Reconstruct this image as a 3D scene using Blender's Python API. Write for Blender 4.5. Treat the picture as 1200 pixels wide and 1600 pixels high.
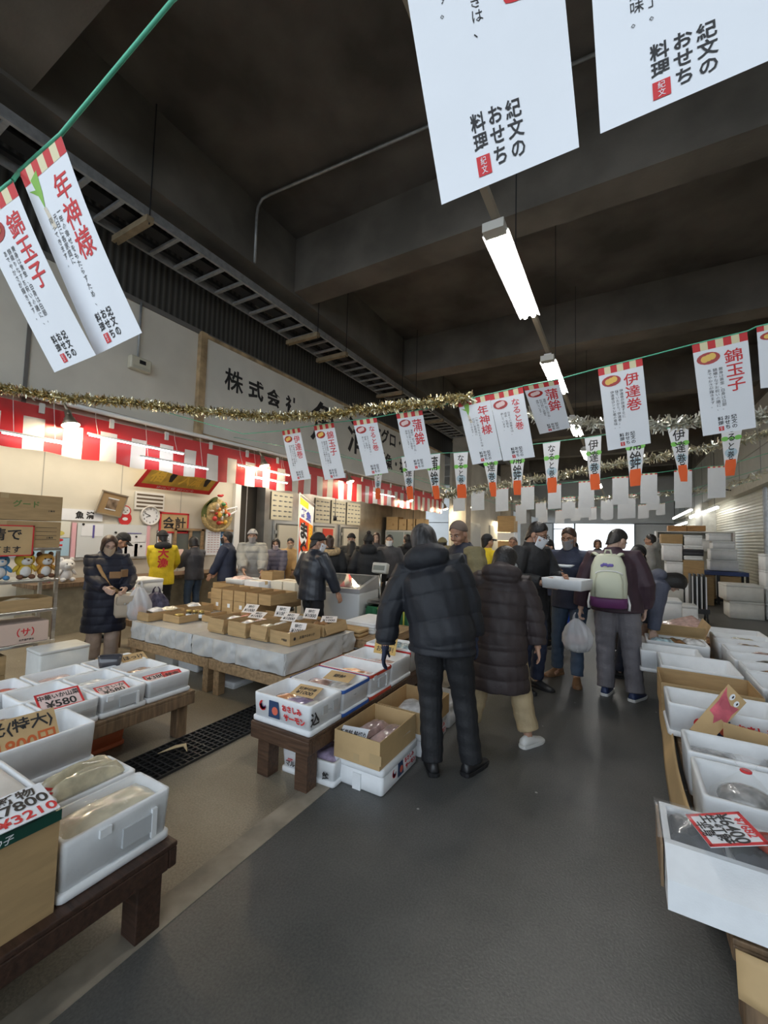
import bpy, bmesh, math, random
from mathutils import Vector, Matrix
for o in list(bpy.data.objects): bpy.data.objects.remove(o)
rnd = random.Random(7)
C = bpy.context.scene.collection
SC = bpy.context.scene

# ---------------------------------------------------------------- camera
F, CH = 650.0, 1.60
def cam_axes(yaw, pitch, roll):
    cy, sy, cp, sp = math.cos(yaw), math.sin(yaw), math.cos(pitch), math.sin(pitch)
    f = Vector((-sy*cp, cy*cp, sp)); r = Vector((cy, sy, 0)); u = r.cross(f)
    c, s = math.cos(roll), math.sin(roll)
    return r*c + u*s, u*c - r*s, f
CR, CU, CF = cam_axes(math.radians(29.88), math.radians(3.41), math.radians(1.5))
cam = bpy.data.cameras.new('camera'); camo = bpy.data.objects.new('camera', cam); C.objects.link(camo)
camo.matrix_world = Matrix(((CR.x, CU.x, -CF.x, 0), (CR.y, CU.y, -CF.y, 0), (CR.z, CU.z, -CF.z, CH), (0, 0, 0, 1)))
cam.sensor_fit = 'VERTICAL'; cam.sensor_height = 36.0; cam.lens = F/1600*36; cam.clip_end = 300; cam.clip_start = 0.05
SC.camera = camo

# ---------------------------------------------------------------- light and exposure
SC.view_settings.view_transform = 'Standard'; SC.view_settings.look = 'None'
SC.view_settings.exposure = 0.45; SC.view_settings.gamma = 1.0; SC.view_settings.use_curve_mapping = False
w = bpy.data.worlds.new('overcast_sky'); SC.world = w; w.use_nodes = True
bg = w.node_tree.nodes['Background']; bg.inputs[0].default_value = (0.80, 0.90, 1.0, 1); bg.inputs[1].default_value = 1.75
def area(name, loc, size, energy, col, rot=(0, 0, 0)):
    l = bpy.data.lights.new(name, 'AREA'); l.shape = 'RECTANGLE'; l.size, l.size_y = size; l.energy = energy; l.color = col
    o = bpy.data.objects.new(name, l); C.objects.link(o); o.location = loc; o.rotation_euler = rot; return o
WARM = (1.0, 0.84, 0.60)
area('stall_fill_light', (-7.2, 3.4, 2.98), (1.0, 3.6), 36, (1.0, .90, .72))  # unseen area lights added for the stall's overall warm light
area('stall_fill_light', (-7.2, 7.6, 2.98), (1.0, 3.0), 34, (1.0, .90, .74))
area('stall_fill_light', (-7.0, 11.6, 2.98), (1.0, 3.0), 34, (1.0, .90, .74))
SC.cycles.max_bounces = 6; SC.cycles.diffuse_bounces = 4; SC.cycles.transparent_max_bounces = 12; SC.cycles.glossy_bounces = 3
SC.cycles.sample_clamp_indirect = 4.0; SC.cycles.caustics_reflective = False; SC.cycles.caustics_refractive = False

# ---------------------------------------------------------------- helpers
def at(px, py, x=None, y=None, z=None, d=None):
    """world point on a known real plane (floor, table top, wall) that lies under an image position"""
    r = CR*((px-600)/F) + CU*((800-py)/F) + CF
    t = d if d is not None else (x/r.x if x is not None else y/r.y if y is not None else (z-CH)/r.z)
    return Vector((0, 0, CH)) + r*t

MATS = {}
def mat(name, col=(.8, .8, .8), rough=.6, metal=0.0, var=0.0, scale=8.0, bump=0.0, bscale=None, emit=0.0, trans=0.0, alpha=1.0, spec=.5, col2=None, stretch=None, coat=0, detail=4):
    if name in MATS: return MATS[name]
    m = bpy.data.materials.new(name); m.use_nodes = True; MATS[name] = m
    nt = m.node_tree; b = nt.nodes['Principled BSDF']
    b.inputs['Base Color'].default_value = (*col, 1); b.inputs['Roughness'].default_value = rough; b.inputs['Metallic'].default_value = metal
    b.inputs['Specular IOR Level'].default_value = spec; b.inputs['Coat Weight'].default_value = coat
    if trans: b.inputs['Transmission Weight'].default_value = trans
    if alpha < 1: b.inputs['Alpha'].default_value = alpha
    if emit: b.inputs['Emission Color'].default_value = (*col, 1); b.inputs['Emission Strength'].default_value = emit
    if var or bump or col2:
        tc = nt.nodes.new('ShaderNodeTexCoord'); src = tc.outputs['Object']
        if stretch:
            mp = nt.nodes.new('ShaderNodeMapping'); mp.inputs['Scale'].default_value = stretch; nt.links.new(src, mp.inputs[0]); src = mp.outputs[0]
        n = nt.nodes.new('ShaderNodeTexNoise'); n.inputs['Scale'].default_value = scale; n.inputs['Detail'].default_value = detail; nt.links.new(src, n.inputs['Vector'])
        if var or col2:
            r = nt.nodes.new('ShaderNodeValToRGB'); r.color_ramp.elements[0].position = .35; r.color_ramp.elements[1].position = .65
            a = [max(0, c*(1-var)) for c in col]; c2 = col2 or [min(1, c*(1+var)) for c in col]
            r.color_ramp.elements[0].color = (*a, 1); r.color_ramp.elements[1].color = (*c2, 1)
            nt.links.new(n.outputs['Fac'], r.inputs[0]); nt.links.new(r.outputs[0], b.inputs['Base Color'])
        if bump:
            n2 = n
            if bscale:
                n2 = nt.nodes.new('ShaderNodeTexNoise'); n2.inputs['Scale'].default_value = bscale; n2.inputs['Detail'].default_value = 5; nt.links.new(src, n2.inputs['Vector'])
            bp = nt.nodes.new('ShaderNodeBump'); bp.inputs['Strength'].default_value = bump; bp.inputs['Distance'].default_value = .02
            nt.links.new(n2.outputs['Fac'], bp.inputs['Height']); nt.links.new(bp.outputs[0], b.inputs['Normal'])
    return m
def wave_mat(name, c1, c2, scale, axis='X', rough=.5, bump=0.0, metal=0.0, sharp=.02, prof='SIN'):
    if name in MATS: return MATS[name]
    m = mat(name, c1, rough, metal); nt = m.node_tree; b = nt.nodes['Principled BSDF']
    tc = nt.nodes.new('ShaderNodeTexCoord'); wv = nt.nodes.new('ShaderNodeTexWave'); wv.bands_direction = axis; wv.wave_profile = prof
    wv.inputs['Scale'].default_value = scale; wv.inputs['Distortion'].default_value = 0
    nt.links.new(tc.outputs['Object'], wv.inputs['Vector'])
    r = nt.nodes.new('ShaderNodeValToRGB'); r.color_ramp.elements[0].position = .5-sharp; r.color_ramp.elements[1].position = .5+sharp
    r.color_ramp.elements[0].color = (*c1, 1); r.color_ramp.elements[1].color = (*c2, 1)
    nt.links.new(wv.outputs['Fac'], r.inputs[0]); nt.links.new(r.outputs[0], b.inputs['Base Color'])
    if bump:
        bp = nt.nodes.new('ShaderNodeBump'); bp.inputs['Strength'].default_value = bump; bp.inputs['Distance'].default_value = .02
        nt.links.new(wv.outputs['Fac'], bp.inputs['Height']); nt.links.new(bp.outputs[0], b.inputs['Normal'])
    return m

class MB:
    def __init__(s): s.v = []; s.f = []; s.mi = []; s.m = 0
    def add(s, vs, fs):
        n = len(s.v); s.v += [tuple(v) for v in vs]; s.f += [tuple(i+n for i in f) for f in fs]; s.mi += [s.m]*len(fs); return s
    def box(s, c, d, R=None, taper=1.0):
        x, y, z = d[0]/2, d[1]/2, d[2]/2; c = Vector(c); R = R or Matrix()
        p = [Vector((sx*x*(taper if sz < 0 else 1), sy*y*(taper if sz < 0 else 1), sz*z)) for sz in (-1, 1) for sx, sy in ((-1, -1), (1, -1), (1, 1), (-1, 1))]
        return s.add([c + (R @ q) for q in p], [(3, 2, 1, 0), (4, 5, 6, 7), (0, 1, 5, 4), (1, 2, 6, 5), (2, 3, 7, 6), (3, 0, 4, 7)])
    def bb(s, a, b): return s.box([(a[i]+b[i])/2 for i in range(3)], [abs(b[i]-a[i]) for i in range(3)])
    def rbox(s, c, d, r=.01, R=None):
        """box with rounded vertical edges and softened top"""
        x, y, z = d[0]/2, d[1]/2, d[2]/2; R = R or Matrix(); c = Vector(c); rings = []
        for zz, ins in ((-z, r*.6), (-z+r*.6, 0), (z-r*.6, 0), (z, r*.6)):
            ring = []
            for cx, cy, a0 in ((x-r, y-r, 0), (-x+r, y-r, 90), (-x+r, -y+r, 180), (x-r, -y+r, 270)):
                for k in range(4):
                    a = math.radians(a0+30*k); rr = max(r-ins, .0005); ring.append(c + R @ Vector((cx+rr*math.cos(a), cy+rr*math.sin(a), zz)))
            rings.append(ring)
        return s.loft(rings)
    def loft(s, rings, closed=True, cap=True):
        n = len(rings[0]); vs = [v for r in rings for v in r]; fs = []
        for i in range(len(rings)-1):
            for j in range(n if closed else n-1):
                k = (j+1) % n; fs.append((i*n+j, i*n+k, (i+1)*n+k, (i+1)*n+j))
        if cap and closed: fs.append(tuple(range(n-1, -1, -1))); fs.append(tuple((len(rings)-1)*n+j for j in range(n)))
        return s.add(vs, fs)
    def tube(s, pts, r, n=8, flat=1.0):
        pts = [Vector(p) for p in pts]; rs = r if isinstance(r, (list, tuple)) else [r]*len(pts); rings = []; prev = None
        for i, p in enumerate(pts):
            t = (pts[min(i+1, len(pts)-1)] - pts[max(i-1, 0)]).normalized()
            if prev is None: a = t.orthogonal().normalized() if abs(t.z) > .95 or flat == 1 else Vector((0, 0, 1)).cross(t).normalized()
            else: a = (prev - t*prev.dot(t)).normalized()
            prev = a; b = t.cross(a)
            rings.append([p + a*(rs[i]*math.cos(2*math.pi*k/n)) + b*(rs[i]*flat*math.sin(2*math.pi*k/n)) for k in range(n)])
        return s.loft(rings)
    def ell(s, c, r, n=12, m=8, R=None):
        c = Vector(c); R = R or Matrix(); vs = [c + R @ Vector((0, 0, -r[2]))]
        for i in range(1, m):
            t = math.pi*i/m - math.pi/2
            for j in range(n):
                a = 2*math.pi*j/n; vs.append(c + R @ Vector((r[0]*math.cos(t)*math.cos(a), r[1]*math.cos(t)*math.sin(a), r[2]*math.sin(t))))
        vs.append(c + R @ Vector((0, 0, r[2]))); L = len(vs)-1; fs = []
        for j in range(n): fs.append((0, 1+(j+1) % n, 1+j)); fs.append((L, L-n+j, L-n+(j+1) % n))
        for i in range(m-2):
            for j in range(n):
                k = (j+1) % n; fs.append((1+i*n+j, 1+i*n+k, 1+(i+1)*n+k, 1+(i+1)*n+j))
        return s.add(vs, fs)
    def lathe(s, c, prof, n=16, R=None):
        c = Vector(c); R = R or Matrix()
        return s.loft([[c + R @ Vector((max(r, .0004)*math.cos(2*math.pi*k/n), max(r, .0004)*math.sin(2*math.pi*k/n), z)) for k in range(n)] for r, z in prof])
    def grid(s, fn, nu, nv):
        return s.add([fn(i/nu, j/nv) for j in range(nv+1) for i in range(nu+1)], [(j*(nu+1)+i, j*(nu+1)+i+1, (j+1)*(nu+1)+i+1, (j+1)*(nu+1)+i) for j in range(nv) for i in range(nu)])
    def build(s, name, mats, parent=None, smooth=False, world=False, solid=0, bevel=0):
        me = bpy.data.meshes.new(name)
        off = parent.location if (world and parent) else Vector((0, 0, 0))
        me.from_pydata([Vector(v)-off for v in s.v], [], s.f)
        mats = mats if isinstance(mats, (list, tuple)) else [mats]
        for q in mats: me.materials.append(q)
        if len(mats) > 1: me.polygons.foreach_set('material_index', s.mi)
        if smooth: me.polygons.foreach_set('use_smooth', [True]*len(me.polygons))
        me.update(); o = bpy.data.objects.new(name, me); C.objects.link(o)
        if parent: o.parent = parent
        if solid: md = o.modifiers.new('t', 'SOLIDIFY'); md.thickness = solid; md.offset = 0
        if bevel: md = o.modifiers.new('b', 'BEVEL'); md.width = bevel; md.segments = 2; md.limit_method = 'ANGLE'
        return o
def tag(o, label, cat, group=None, kind=None):
    o['label'] = label; o['category'] = cat
    if group: o['group'] = group
    if kind: o['kind'] = kind
    return o
def thing(name, label, cat, loc=(0, 0, 0), rz=0.0, group=None, rot=None):
    o = bpy.data.objects.new(name, None); C.objects.link(o); o.location = loc; o.rotation_euler = rot or (0, 0, rz); o.empty_display_size = .05
    return tag(o, label, cat, group)
def struct(o): o['kind'] = 'structure'; return o
def copy_tree(o, label=None, loc=None, rz=None, parent=None):
    c = o.copy(); C.objects.link(c)
    if parent: c.parent = parent
    for ch in o.children: copy_tree(ch, parent=c)
    if label: c['label'] = label
    if loc is not None: c.location = loc
    if rz is not None: c.rotation_euler = (0, 0, rz)
    return c
def Rz(a): return Matrix.Rotation(a, 3, 'Z')
def Rx(a): return Matrix.Rotation(a, 3, 'X')
def Ry(a): return Matrix.Rotation(a, 3, 'Y')

_T = {}
def glyphs(s, vertical=False, bold=.02, res=1):
    k = (s, vertical, bold, res)
    if k not in _T:
        c = bpy.data.curves.new('t', 'FONT'); c.body = '\n'.join(s) if vertical else s
        c.offset = bold; c.resolution_u = 4 if len(s) < 10 and any(ch in '0123456789¥K●' for ch in s) else (2 if len(s) < 6 else res); c.align_x = 'CENTER'
        o = bpy.data.objects.new('t', c); me = bpy.data.meshes.new_from_object(o)
        vs = [tuple(v.co) for v in me.vertices]; fs = [tuple(p.vertices) for p in me.polygons]
        bpy.data.objects.remove(o); bpy.data.curves.remove(c); bpy.data.meshes.remove(me)
        if vs:
            x0, x1 = min(v[0] for v in vs), max(v[0] for v in vs); y0, y1 = min(v[1] for v in vs), max(v[1] for v in vs)
            vs = [((v[0]-(x0+x1)/2), (v[1]-(y0+y1)/2)) for v in vs]
            _T[k] = (vs, fs, x1-x0, y1-y0)
        else: _T[k] = ([], [], 1, 1)
    return _T[k]
def text_on(mb, s, fn, cx, cy, h, vertical=False, bold=.02, wmax=None, res=1, skew=0.0, mirror=False):
    """put a line of writing into mb: fn(x, y) maps the sheet's own plane to space; h = height of the whole string"""
    vs, fs, w_, h_ = glyphs(s, vertical, bold, res)
    k = h/h_; kx = k if not wmax else min(k, wmax/w_)
    mb.add([fn(cx + v[0]*kx + skew*v[1]*k, cy + v[1]*k) for v in vs], fs)
def plane_fn(o, u, v, n=0.0015):
    o, u, v = Vector(o), Vector(u).normalized(), Vector(v).normalized(); nn = u.cross(v)*n
    return lambda x, y: o + u*x + v*y + nn

# ---------------------------------------------------------------- shared materials
def floor_mat(name, c1, c2, rough, speck):
    m = mat(name, c1, rough); nt = m.node_tree; b = nt.nodes['Principled BSDF']; N_ = nt.nodes.new; lk = nt.links.new
    tc = N_('ShaderNodeTexCoord'); a = N_('ShaderNodeTexNoise'); a.inputs['Scale'].default_value = 1.1; a.inputs['Detail'].default_value = 9; a.inputs['Roughness'].default_value = .62; lk(tc.outputs['Object'], a.inputs[0])
    f = N_('ShaderNodeTexNoise'); f.inputs['Scale'].default_value = 95; f.inputs['Detail'].default_value = 3; lk(tc.outputs['Object'], f.inputs[0])
    mix = N_('ShaderNodeMix'); mix.data_type = 'FLOAT'; mix.inputs[0].default_value = .38; lk(a.outputs['Fac'], mix.inputs[2]); lk(f.outputs['Fac'], mix.inputs[3])
    r = N_('ShaderNodeValToRGB'); r.color_ramp.elements[0].position = .36; r.color_ramp.elements[1].position = .64; r.color_ramp.elements[0].color = (*c1, 1); r.color_ramp.elements[1].color = (*c2, 1); lk(mix.outputs[0], r.inputs[0])
    v = N_('ShaderNodeTexVoronoi'); v.inputs['Scale'].default_value = 3.2; lk(tc.outputs['Object'], v.inputs['Vector']); g = N_('ShaderNodeMath'); g.operation = 'LESS_THAN'; g.inputs[1].default_value = .028; lk(v.outputs['Distance'], g.inputs[0])
    mc_ = N_('ShaderNodeMix'); mc_.data_type = 'RGBA'; lk(g.outputs[0], mc_.inputs[0]); lk(r.outputs[0], mc_.inputs[6]); mc_.inputs[7].default_value = (*speck, 1); lk(mc_.outputs[2], b.inputs['Base Color'])
    rr_ = N_('ShaderNodeMapRange'); rr_.inputs[3].default_value = rough-.14; rr_.inputs[4].default_value = rough+.14; lk(a.outputs['Fac'], rr_.inputs[0]); lk(rr_.outputs[0], b.inputs['Roughness'])
    bp = N_('ShaderNodeBump'); bp.inputs['Strength'].default_value = .22; bp.inputs['Distance'].default_value = .01; lk(f.outputs['Fac'], bp.inputs['Height']); lk(bp.outputs[0], b.inputs['Normal']); return m
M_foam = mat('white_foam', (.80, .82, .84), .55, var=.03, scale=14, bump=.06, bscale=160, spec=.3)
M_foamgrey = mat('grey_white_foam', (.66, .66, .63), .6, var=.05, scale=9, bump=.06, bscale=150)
M_card = mat('cardboard', (.43, .29, .14), .75, var=.09, scale=5, stretch=(1, 1, 6), bump=.05)
M_cardin = mat('cardboard_inside', (.36, .24, .115), .8, var=.08, scale=6)
M_tan = mat('pale_cardboard', (.55, .38, .19), .75, var=.07, scale=6)
M_wood = mat('worn_wood', (.20, .13, .075), .65, var=.35, scale=4, stretch=(9, 9, 1.2), bump=.25)
M_woodl = mat('pale_plank', (.36, .24, .13), .65, var=.25, scale=4, stretch=(8, 1, 8), bump=.2)
M_wooddk = mat('dark_wood', (.045, .022, .014), .5, var=.35, scale=6, stretch=(1, 9, 9), bump=.2)
M_paper = mat('white_paper', (.82, .84, .88), .6, var=.02, scale=3, bump=.05, bscale=6)
M_ink = mat('black_ink', (.02, .02, .022), .6)
M_red = mat('red_ink', (.62, .03, .035), .6)
M_film = mat('clear_film', (.92, .94, .95), .08, alpha=.13, spec=.9, bump=.5, bscale=14)
M_steel = mat('brushed_steel', (.55, .54, .52), .28, 1.0, var=.12, scale=3, stretch=(1, 1, 12))
M_galv = mat('galvanised_steel', (.40, .41, .42), .5, .5, var=.15, scale=12)
M_blk = mat('black_plastic', (.015, .015, .017), .45)
M_white = mat('white_paint', (.78, .78, .76), .45)
# ================================================================ the setting
mf = floor_mat('asphalt', (.052, .055, .053), (.125, .122, .115), .42, (.45, .44, .42))
fl = struct(MB().bb((-1.62, -14, -.2), (20, 60, 0)).build('floor', mf))
mc = floor_mat('concrete_floor', (.15, .125, .09), (.33, .285, .215), .5, (.5, .46, .38))
struct(MB().bb((-20, -14, -.2), (-1.76, 60, 0)).build('floor', mc))
struct(MB().bb((-1.76, -14, -.2), (-1.62, 60, .003)).build('trim_1', mat('kerb_concrete', (.27, .235, .185), .7, var=.25, scale=6, bump=.2)))
# ceiling slab, cross beams, girders
mk = mat('sooty_concrete', (.12, .112, .104), .85, var=.4, scale=.9, detail=8, bump=.1, bscale=30)
mk2 = mat('beam_concrete', (.155, .14, .12), .85, var=.25, scale=1.2, detail=8, bump=.1, bscale=30)
struct(MB().bb((-16, -2.5, 7.0), (12, 36, 7.3)).build('ceiling', mk))
for y in (-2.5, 1.35, 5.72, 10.1, 14.5, 18.9, 23.3, 27.7, 32.1): struct(MB().bb((-16, y-.24, 6.0), (12, y+.24, 7.02)).build('ceiling_beam', mk2))
struct(MB().bb((-5.65, -2.5, 5.95), (-5.15, 36, 7.02)).build('ceiling_beam', mk2))
struct(MB().bb((3.2, -2.5, 5.6), (3.8, 36, 7.02)).build('ceiling_beam', mk2))
# left front wall over the stall, dark ribbed wall above it
mw = mat('painted_wall', (.72, .68, .60), .7, var=.07, scale=1.5, bump=.05)
wl = MB().bb((-6.25, -3, 3.0), (-6.12, 15.4, 4.93)); struct(wl.build('wall_left', mw))
struct(wl.__class__().bb((-6.26, -3, 4.93), (-6.16, 34, 7.0)).build('wall_left', wave_mat('ribbed_dark', (.035, .033, .03), (.08, .075, .066), 3.2, 'Y', .7, bump=.5, sharp=.3)))
t = MB()
for y in (-.6, 2.05): t.bb((-6.12, y-.02, 3.0), (-6.105, y+.02, 4.93))
t.bb((-6.12, -3, 4.90), (-6.09, 15.4, 4.97)); struct(t.build('trim_2', mat('grey_seam', (.16, .15, .14), .7)))
# stall interior
ms = mat('stall_wall', (.70, .66, .56), .5, var=.04, scale=2, bump=.03)
struct(MB().bb((-8.15, -3, 0), (-8.0, 6.85, 3.1)).build('wall_back', ms))
t = MB()
for y in (.6, 1.8, 3.0, 4.2, 5.4): t.bb((-8.0, y-.006, 0), (-7.995, y+.006, 3.0))
struct(t.build('trim_3', mat('panel_joint', (.42, .40, .36), .6)))
struct(MB().bb((-8.15, -3.1, 0), (-6.0, -2.95, 3.1)).build('wall_side', ms))
struct(MB().bb((-8.2, -3, 3.0), (-6.14, 15.3, 3.1)).build('ceiling', mat('stall_ceiling', (.62, .60, .54), .7)))
struct(MB().bb((-8.03, 6.72, 0), (-7.9, 6.88, 3.0)).build('trim_4', M_white))
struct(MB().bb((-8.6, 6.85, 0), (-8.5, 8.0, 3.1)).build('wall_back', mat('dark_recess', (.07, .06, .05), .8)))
kw = MB(); kw.bb((-8.3, 7.75, 0), (-8.0, 14.6, 3.1)); struct(kw.build('wall_back', mat('kitchen_steel', (.46, .44, .40), .30, .9, var=.25, scale=1.5, bump=.08)))
struct(MB().bb((-8.2, 14.6, 0), (-6.6, 14.75, 3.1)).build('wall_side', mat('plywood_wall', (.52, .40, .26), .7, var=.12, scale=2, stretch=(6, 6, 1))))
# wall beyond the stall
mb_ = mat('far_wall', (.55, .53, .48), .75, var=.1, scale=1.2)
struct(MB().bb((-5.9, 15.4, 0), (-5.7, 24.5, 5.0)).bb((-5.9, 24.5, 3.4), (-5.7, 34, 5.0)).build('wall_left', mb_))
t = MB()
for y in (17.2, 20.4): t.bb((-5.72, y, .9), (-5.66, y+1.6, 2.3))
struct(t.build('window_1', mat('grey_louvre', (.30, .31, .31), .5, bump=.2)))
for y in (15.5, 22.8, 28.0): struct(MB().bb((-5.72, y-.3, 0), (-5.15, y+.3, 6.0)).build('wall_pillar', mat('pillar_concrete', (.40, .37, .32), .8, var=.15, scale=2)))
# far end with the bright opening, right wall with roller shutters
me_ = mat('end_wall', (.82, .84, .85), .7, var=.05, scale=1)
t = MB(); t.bb((-16, 34, 2.95), (14, 34.3, 7)); t.bb((-16, 34, 0), (-4.6, 34.3, 3)); t.bb((.75, 34, 0), (14, 34.3, 3)); struct(t.build('wall_end', me_))
t = MB()
for x in (-4.6, -3.1, .75): t.bb((x-.06, 33.9, 0), (x+.06, 34.05, 2.95))
t.bb((-4.6, 33.9, 2.5), (-3.1, 34.0, 2.56)); struct(t.build('trim_5', mat('grey_frame', (.35, .37, .38), .5)))
struct(MB().bb((-30, 34, -.25), (30, 90, -.02)).build('ground', mat('street_concrete', (.5, .5, .5), .8)))
mp = mat('right_panels', (.62, .64, .62), .6, var=.05, scale=1.5)
struct(MB().bb((3.28, -2.5, 3.25), (3.5, 34, 5.7)).build('wall_right', mp))
t = MB()
for k in range(14): t.bb((3.265, -2+k*2.4, 3.25), (3.285, -1.98+k*2.4, 5.7))
t.bb((3.265, -2.5, 4.3), (3.285, 34, 4.32)); struct(t.build('trim_6', mat('panel_gap', (.36, .37, .36), .6)))
t = MB(); t.bb((2.95, -2.5, 3.12), (3.3, 34, 3.36)); struct(t.build('trim_7', mat('shutter_header', (.48, .46, .38), .5, var=.08)))
# shutters with real slats
def shutter(y0, y1, name):
    t = MB(); prof = []
    z = 0.0
    while z < 3.14: prof += [(0, z), (-.018, z+.02), (-.018, z+.065), (0, z+.085)]; z += .09
    n = len(prof); vs = [(3.2+p[0], y, p[1]) for y in (y0, y1) for p in prof]
    t.add(vs, [(i, i+1, n+i+1, n+i) for i in range(n-1)]); o = t.build(name, mat('shutter_slats', (.60, .585, .50), .38, .15, var=.05, scale=2)); return struct(o)
shutter(-2.5, 13.9, 'door_1'); shutter(14.1, 20.6, 'door_2'); shutter(22.4, 34, 'door_3')
t = MB()
for y in (14.0,): t.bb((3.12, y-.05, 0), (3.22, y+.05, 3.2))
struct(t.build('trim_8', M_galv))
struct(MB().bb((2.75, 20.6, 0), (3.5, 22.4, 3.3)).build('wall_pillar', mat('pale_pillar', (.58, .58, .54), .8, var=.1)))

# ---- cable tray hung on rods
tr = thing('cable_tray', 'long galvanised cable tray hung under the ceiling along the left wall', 'cable tray', (-5.4, 0, 5.5))
def wb(*a): return MB().bb(*a)
MB().bb((-5.14, -2.4, 5.5), (-5.10, 22, 5.62)).build('rail', M_galv, tr, world=True); MB().bb((-5.80, -2.4, 5.5), (-5.76, 22, 5.62)).build('rail', M_galv, tr, world=True)
mt_ = mat('tan_bar', (.30, .235, .15), .6, var=.2)
y = -2.2; k = 0
while y < 21.5:
    MB().bb((-5.76, y, 5.5), (-5.14, y+.05, 5.535)).build('rung', M_galv, tr, world=True)
    y += .36; k += 1
for y in (-.8, 2.75, 6.05, 7.0, 9.6, 12.5, 15.5, 18.5):
    MB().bb((-5.86, y, 5.42), (-5.06, y+.09, 5.5)).build('hanger_bar', mt_, tr, world=True)
    for x in (-5.08, -5.83): MB().tube([(x, y+.045, 5.40), (x, y+.045, 6.99 if x > -5.15 else 6.98)], .008, 6).build('hanger_rod', M_blk, tr, world=True)
MB().bb((-5.7, -2.4, 5.55), (-5.62, 22, 5.59)).bb((-5.5, -2.4, 5.55), (-5.3, 22, 5.585)).build('cables', M_blk, tr, world=True)
p = thing('conduit_pipe', 'thin conduit pipe bent down across the dark ceiling', 'pipe', (-5.0, 4.5, 6.9))
MB().tube([(-5.05, 4.45, 5.9), (-5.05, 4.45, 6.7), (-5.03, 4.45, 6.82), (-4.95, 4.46, 6.93), (-4.8, 4.47, 6.95), (1.5, 4.9, 6.95)], .022, 8).build('tube', M_galv, p, True, world=True)
tag(MB().tube([(-5.45, -2, 5.82), (-5.45, 21, 5.82)], .03, 8).build('conduit_pipe', M_galv, None, True), 'straight grey pipe running just above the cable tray', 'pipe')

# ---- fluorescent lights on a long hanging rail
tb = mat('tube_glow', (1.0, .97, .92), emit=48.0)
rail = tag(MB().bb((-.85, .5, 4.03), (-.80, 30, 4.09)).build('light_rail', mat('rail_paint', (.38, .33, .26), .6)), 'long thin tan rail carrying the ceiling tubes over the aisle', 'rail')
for i, (y, lb) in enumerate(((3.05, 'nearest and largest fluorescent tube light hanging over the aisle'), (5.62, 'second fluorescent tube light along the rail, above the hanging paper row'), (8.6, 'third fluorescent tube light along the rail, behind a hanging white paper'), (11.6, 'fourth fluorescent tube light along the rail, small and half hidden'), (15.0, 'fifth fluorescent tube light along the rail, a bright dot'), (18.6, 'farthest fluorescent tube light along the rail'))):
    t = thing('fluorescent_light', lb, 'ceiling light', (-.825, y, 3.96), group='tube lights on the aisle rail')
    L = 1.32
    MB().bb((-.045, -.05, .0), (.045, L+.05, .06)).build('housing', M_white, t)
    MB().loft([[(-.05, -.03, 0), (-.10, -.03, -.03), (-.10, L+.03, -.03), (-.05, L+.03, 0)], [(-.048, -.03, .004), (-.096, -.03, -.022), (-.096, L+.03, -.022), (-.048, L+.03, .004)]]).loft([[(.05, -.03, 0), (.10, -.03, -.03), (.10, L+.03, -.03), (.05, L+.03, 0)], [(.048, -.03, .004), (.096, -.03, -.022), (.096, L+.03, -.022), (.048, L+.03, .004)]]).build('reflector', M_white, t)
    for x in (-.04, .04): MB().tube([(x, 0, -.03), (x, L, -.03)], .022, 10).build('tube', tb, t, True)
    MB().bb((-.08, -.10, -.05), (.08, -.0, .02)).build('end_cap', mat('end_cap', (.62, .6, .55), .5), t)
    MB().tube([(0, L/2, .1), (0, L/2, 3.0)], .006, 6).build('hanger_wire', M_blk, t)
# ================================================================ hanging papers, strings, tinsel
M_cream = mat('cream_stripe', (.78, .70, .45), .6); M_redst = mat('red_stripe', (.62, .035, .04), .6)
M_bowl = mat('red_lacquer', (.42, .025, .02), .35); M_food = mat('yellow_slices', (.85, .55, .12), .5); M_pink = mat('pink_slices', (.85, .62, .60), .5); M_leek = mat('leek_green', (.25, .50, .08), .6)
M_string = mat('green_string', (.12, .55, .36), .5); M_or = mat('orange_print', (.85, .13, .02), .6); M_gr = mat('green_print', (.22, .62, .12), .6); M_bl = mat('pale_blue_print', (.50, .66, .76), .6)
M_back = mat('paper_back', (.66, .68, .70), .7, var=.03, scale=6)
SMALL = {'伊達巻': '伊達巻が伊達すらに\n似ていたから「伊達巻」。\n伊達巻はシャレ者の意味。', '錦玉子': '黄身は黄金、白身は白銀。\n錦織りなすお祝いの膳に、\nあでやかさが輝きます。', 'なると巻': 'なるとの渦巻きは、\n成長・生命を\n表しています。',
         '蒲鉾': '蒲鉾は、初日の出の形。\n紅白は祝いと神聖を\n意味しています。', '年神様': '一年の幸せをもたらすため、\n元日に各家庭に\n降ってきます。'}
def sheet_fn(c, H, curl=0.0):
    TL, TR, BR, BL = [Vector(q) for q in c]; n = (BL-TL).cross(TR-TL).normalized()
    def fn(x, y, e=0.0012):
        b = -y/H
        return (TL.lerp(TR, x)).lerp(BL.lerp(BR, x), b) + n*(e + curl*math.sin(math.pi*b)*(.4+.6*x))
    return fn
def stripes(fn, y0, y1, n, par, curl):
    m = MB()
    for i in range(n):
        m.m = i % 2
        m.add([fn(i/n, y0, .0006), fn((i+1)/n, y0, .0006), fn((i+1)/n, y1, .0006), fn(i/n, y1, .0006)], [(3, 2, 1, 0)])
    return m.build('striped_header', [M_redst, M_cream], par, world=True)
def disc(m, fn, cx, cy, rx, ry, e=.0018, n=16):
    m.add([fn(cx+rx*math.cos(2*math.pi*k/n), cy+ry*math.sin(2*math.pi*k/n), e) for k in range(n)], [tuple(range(n))])
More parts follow.
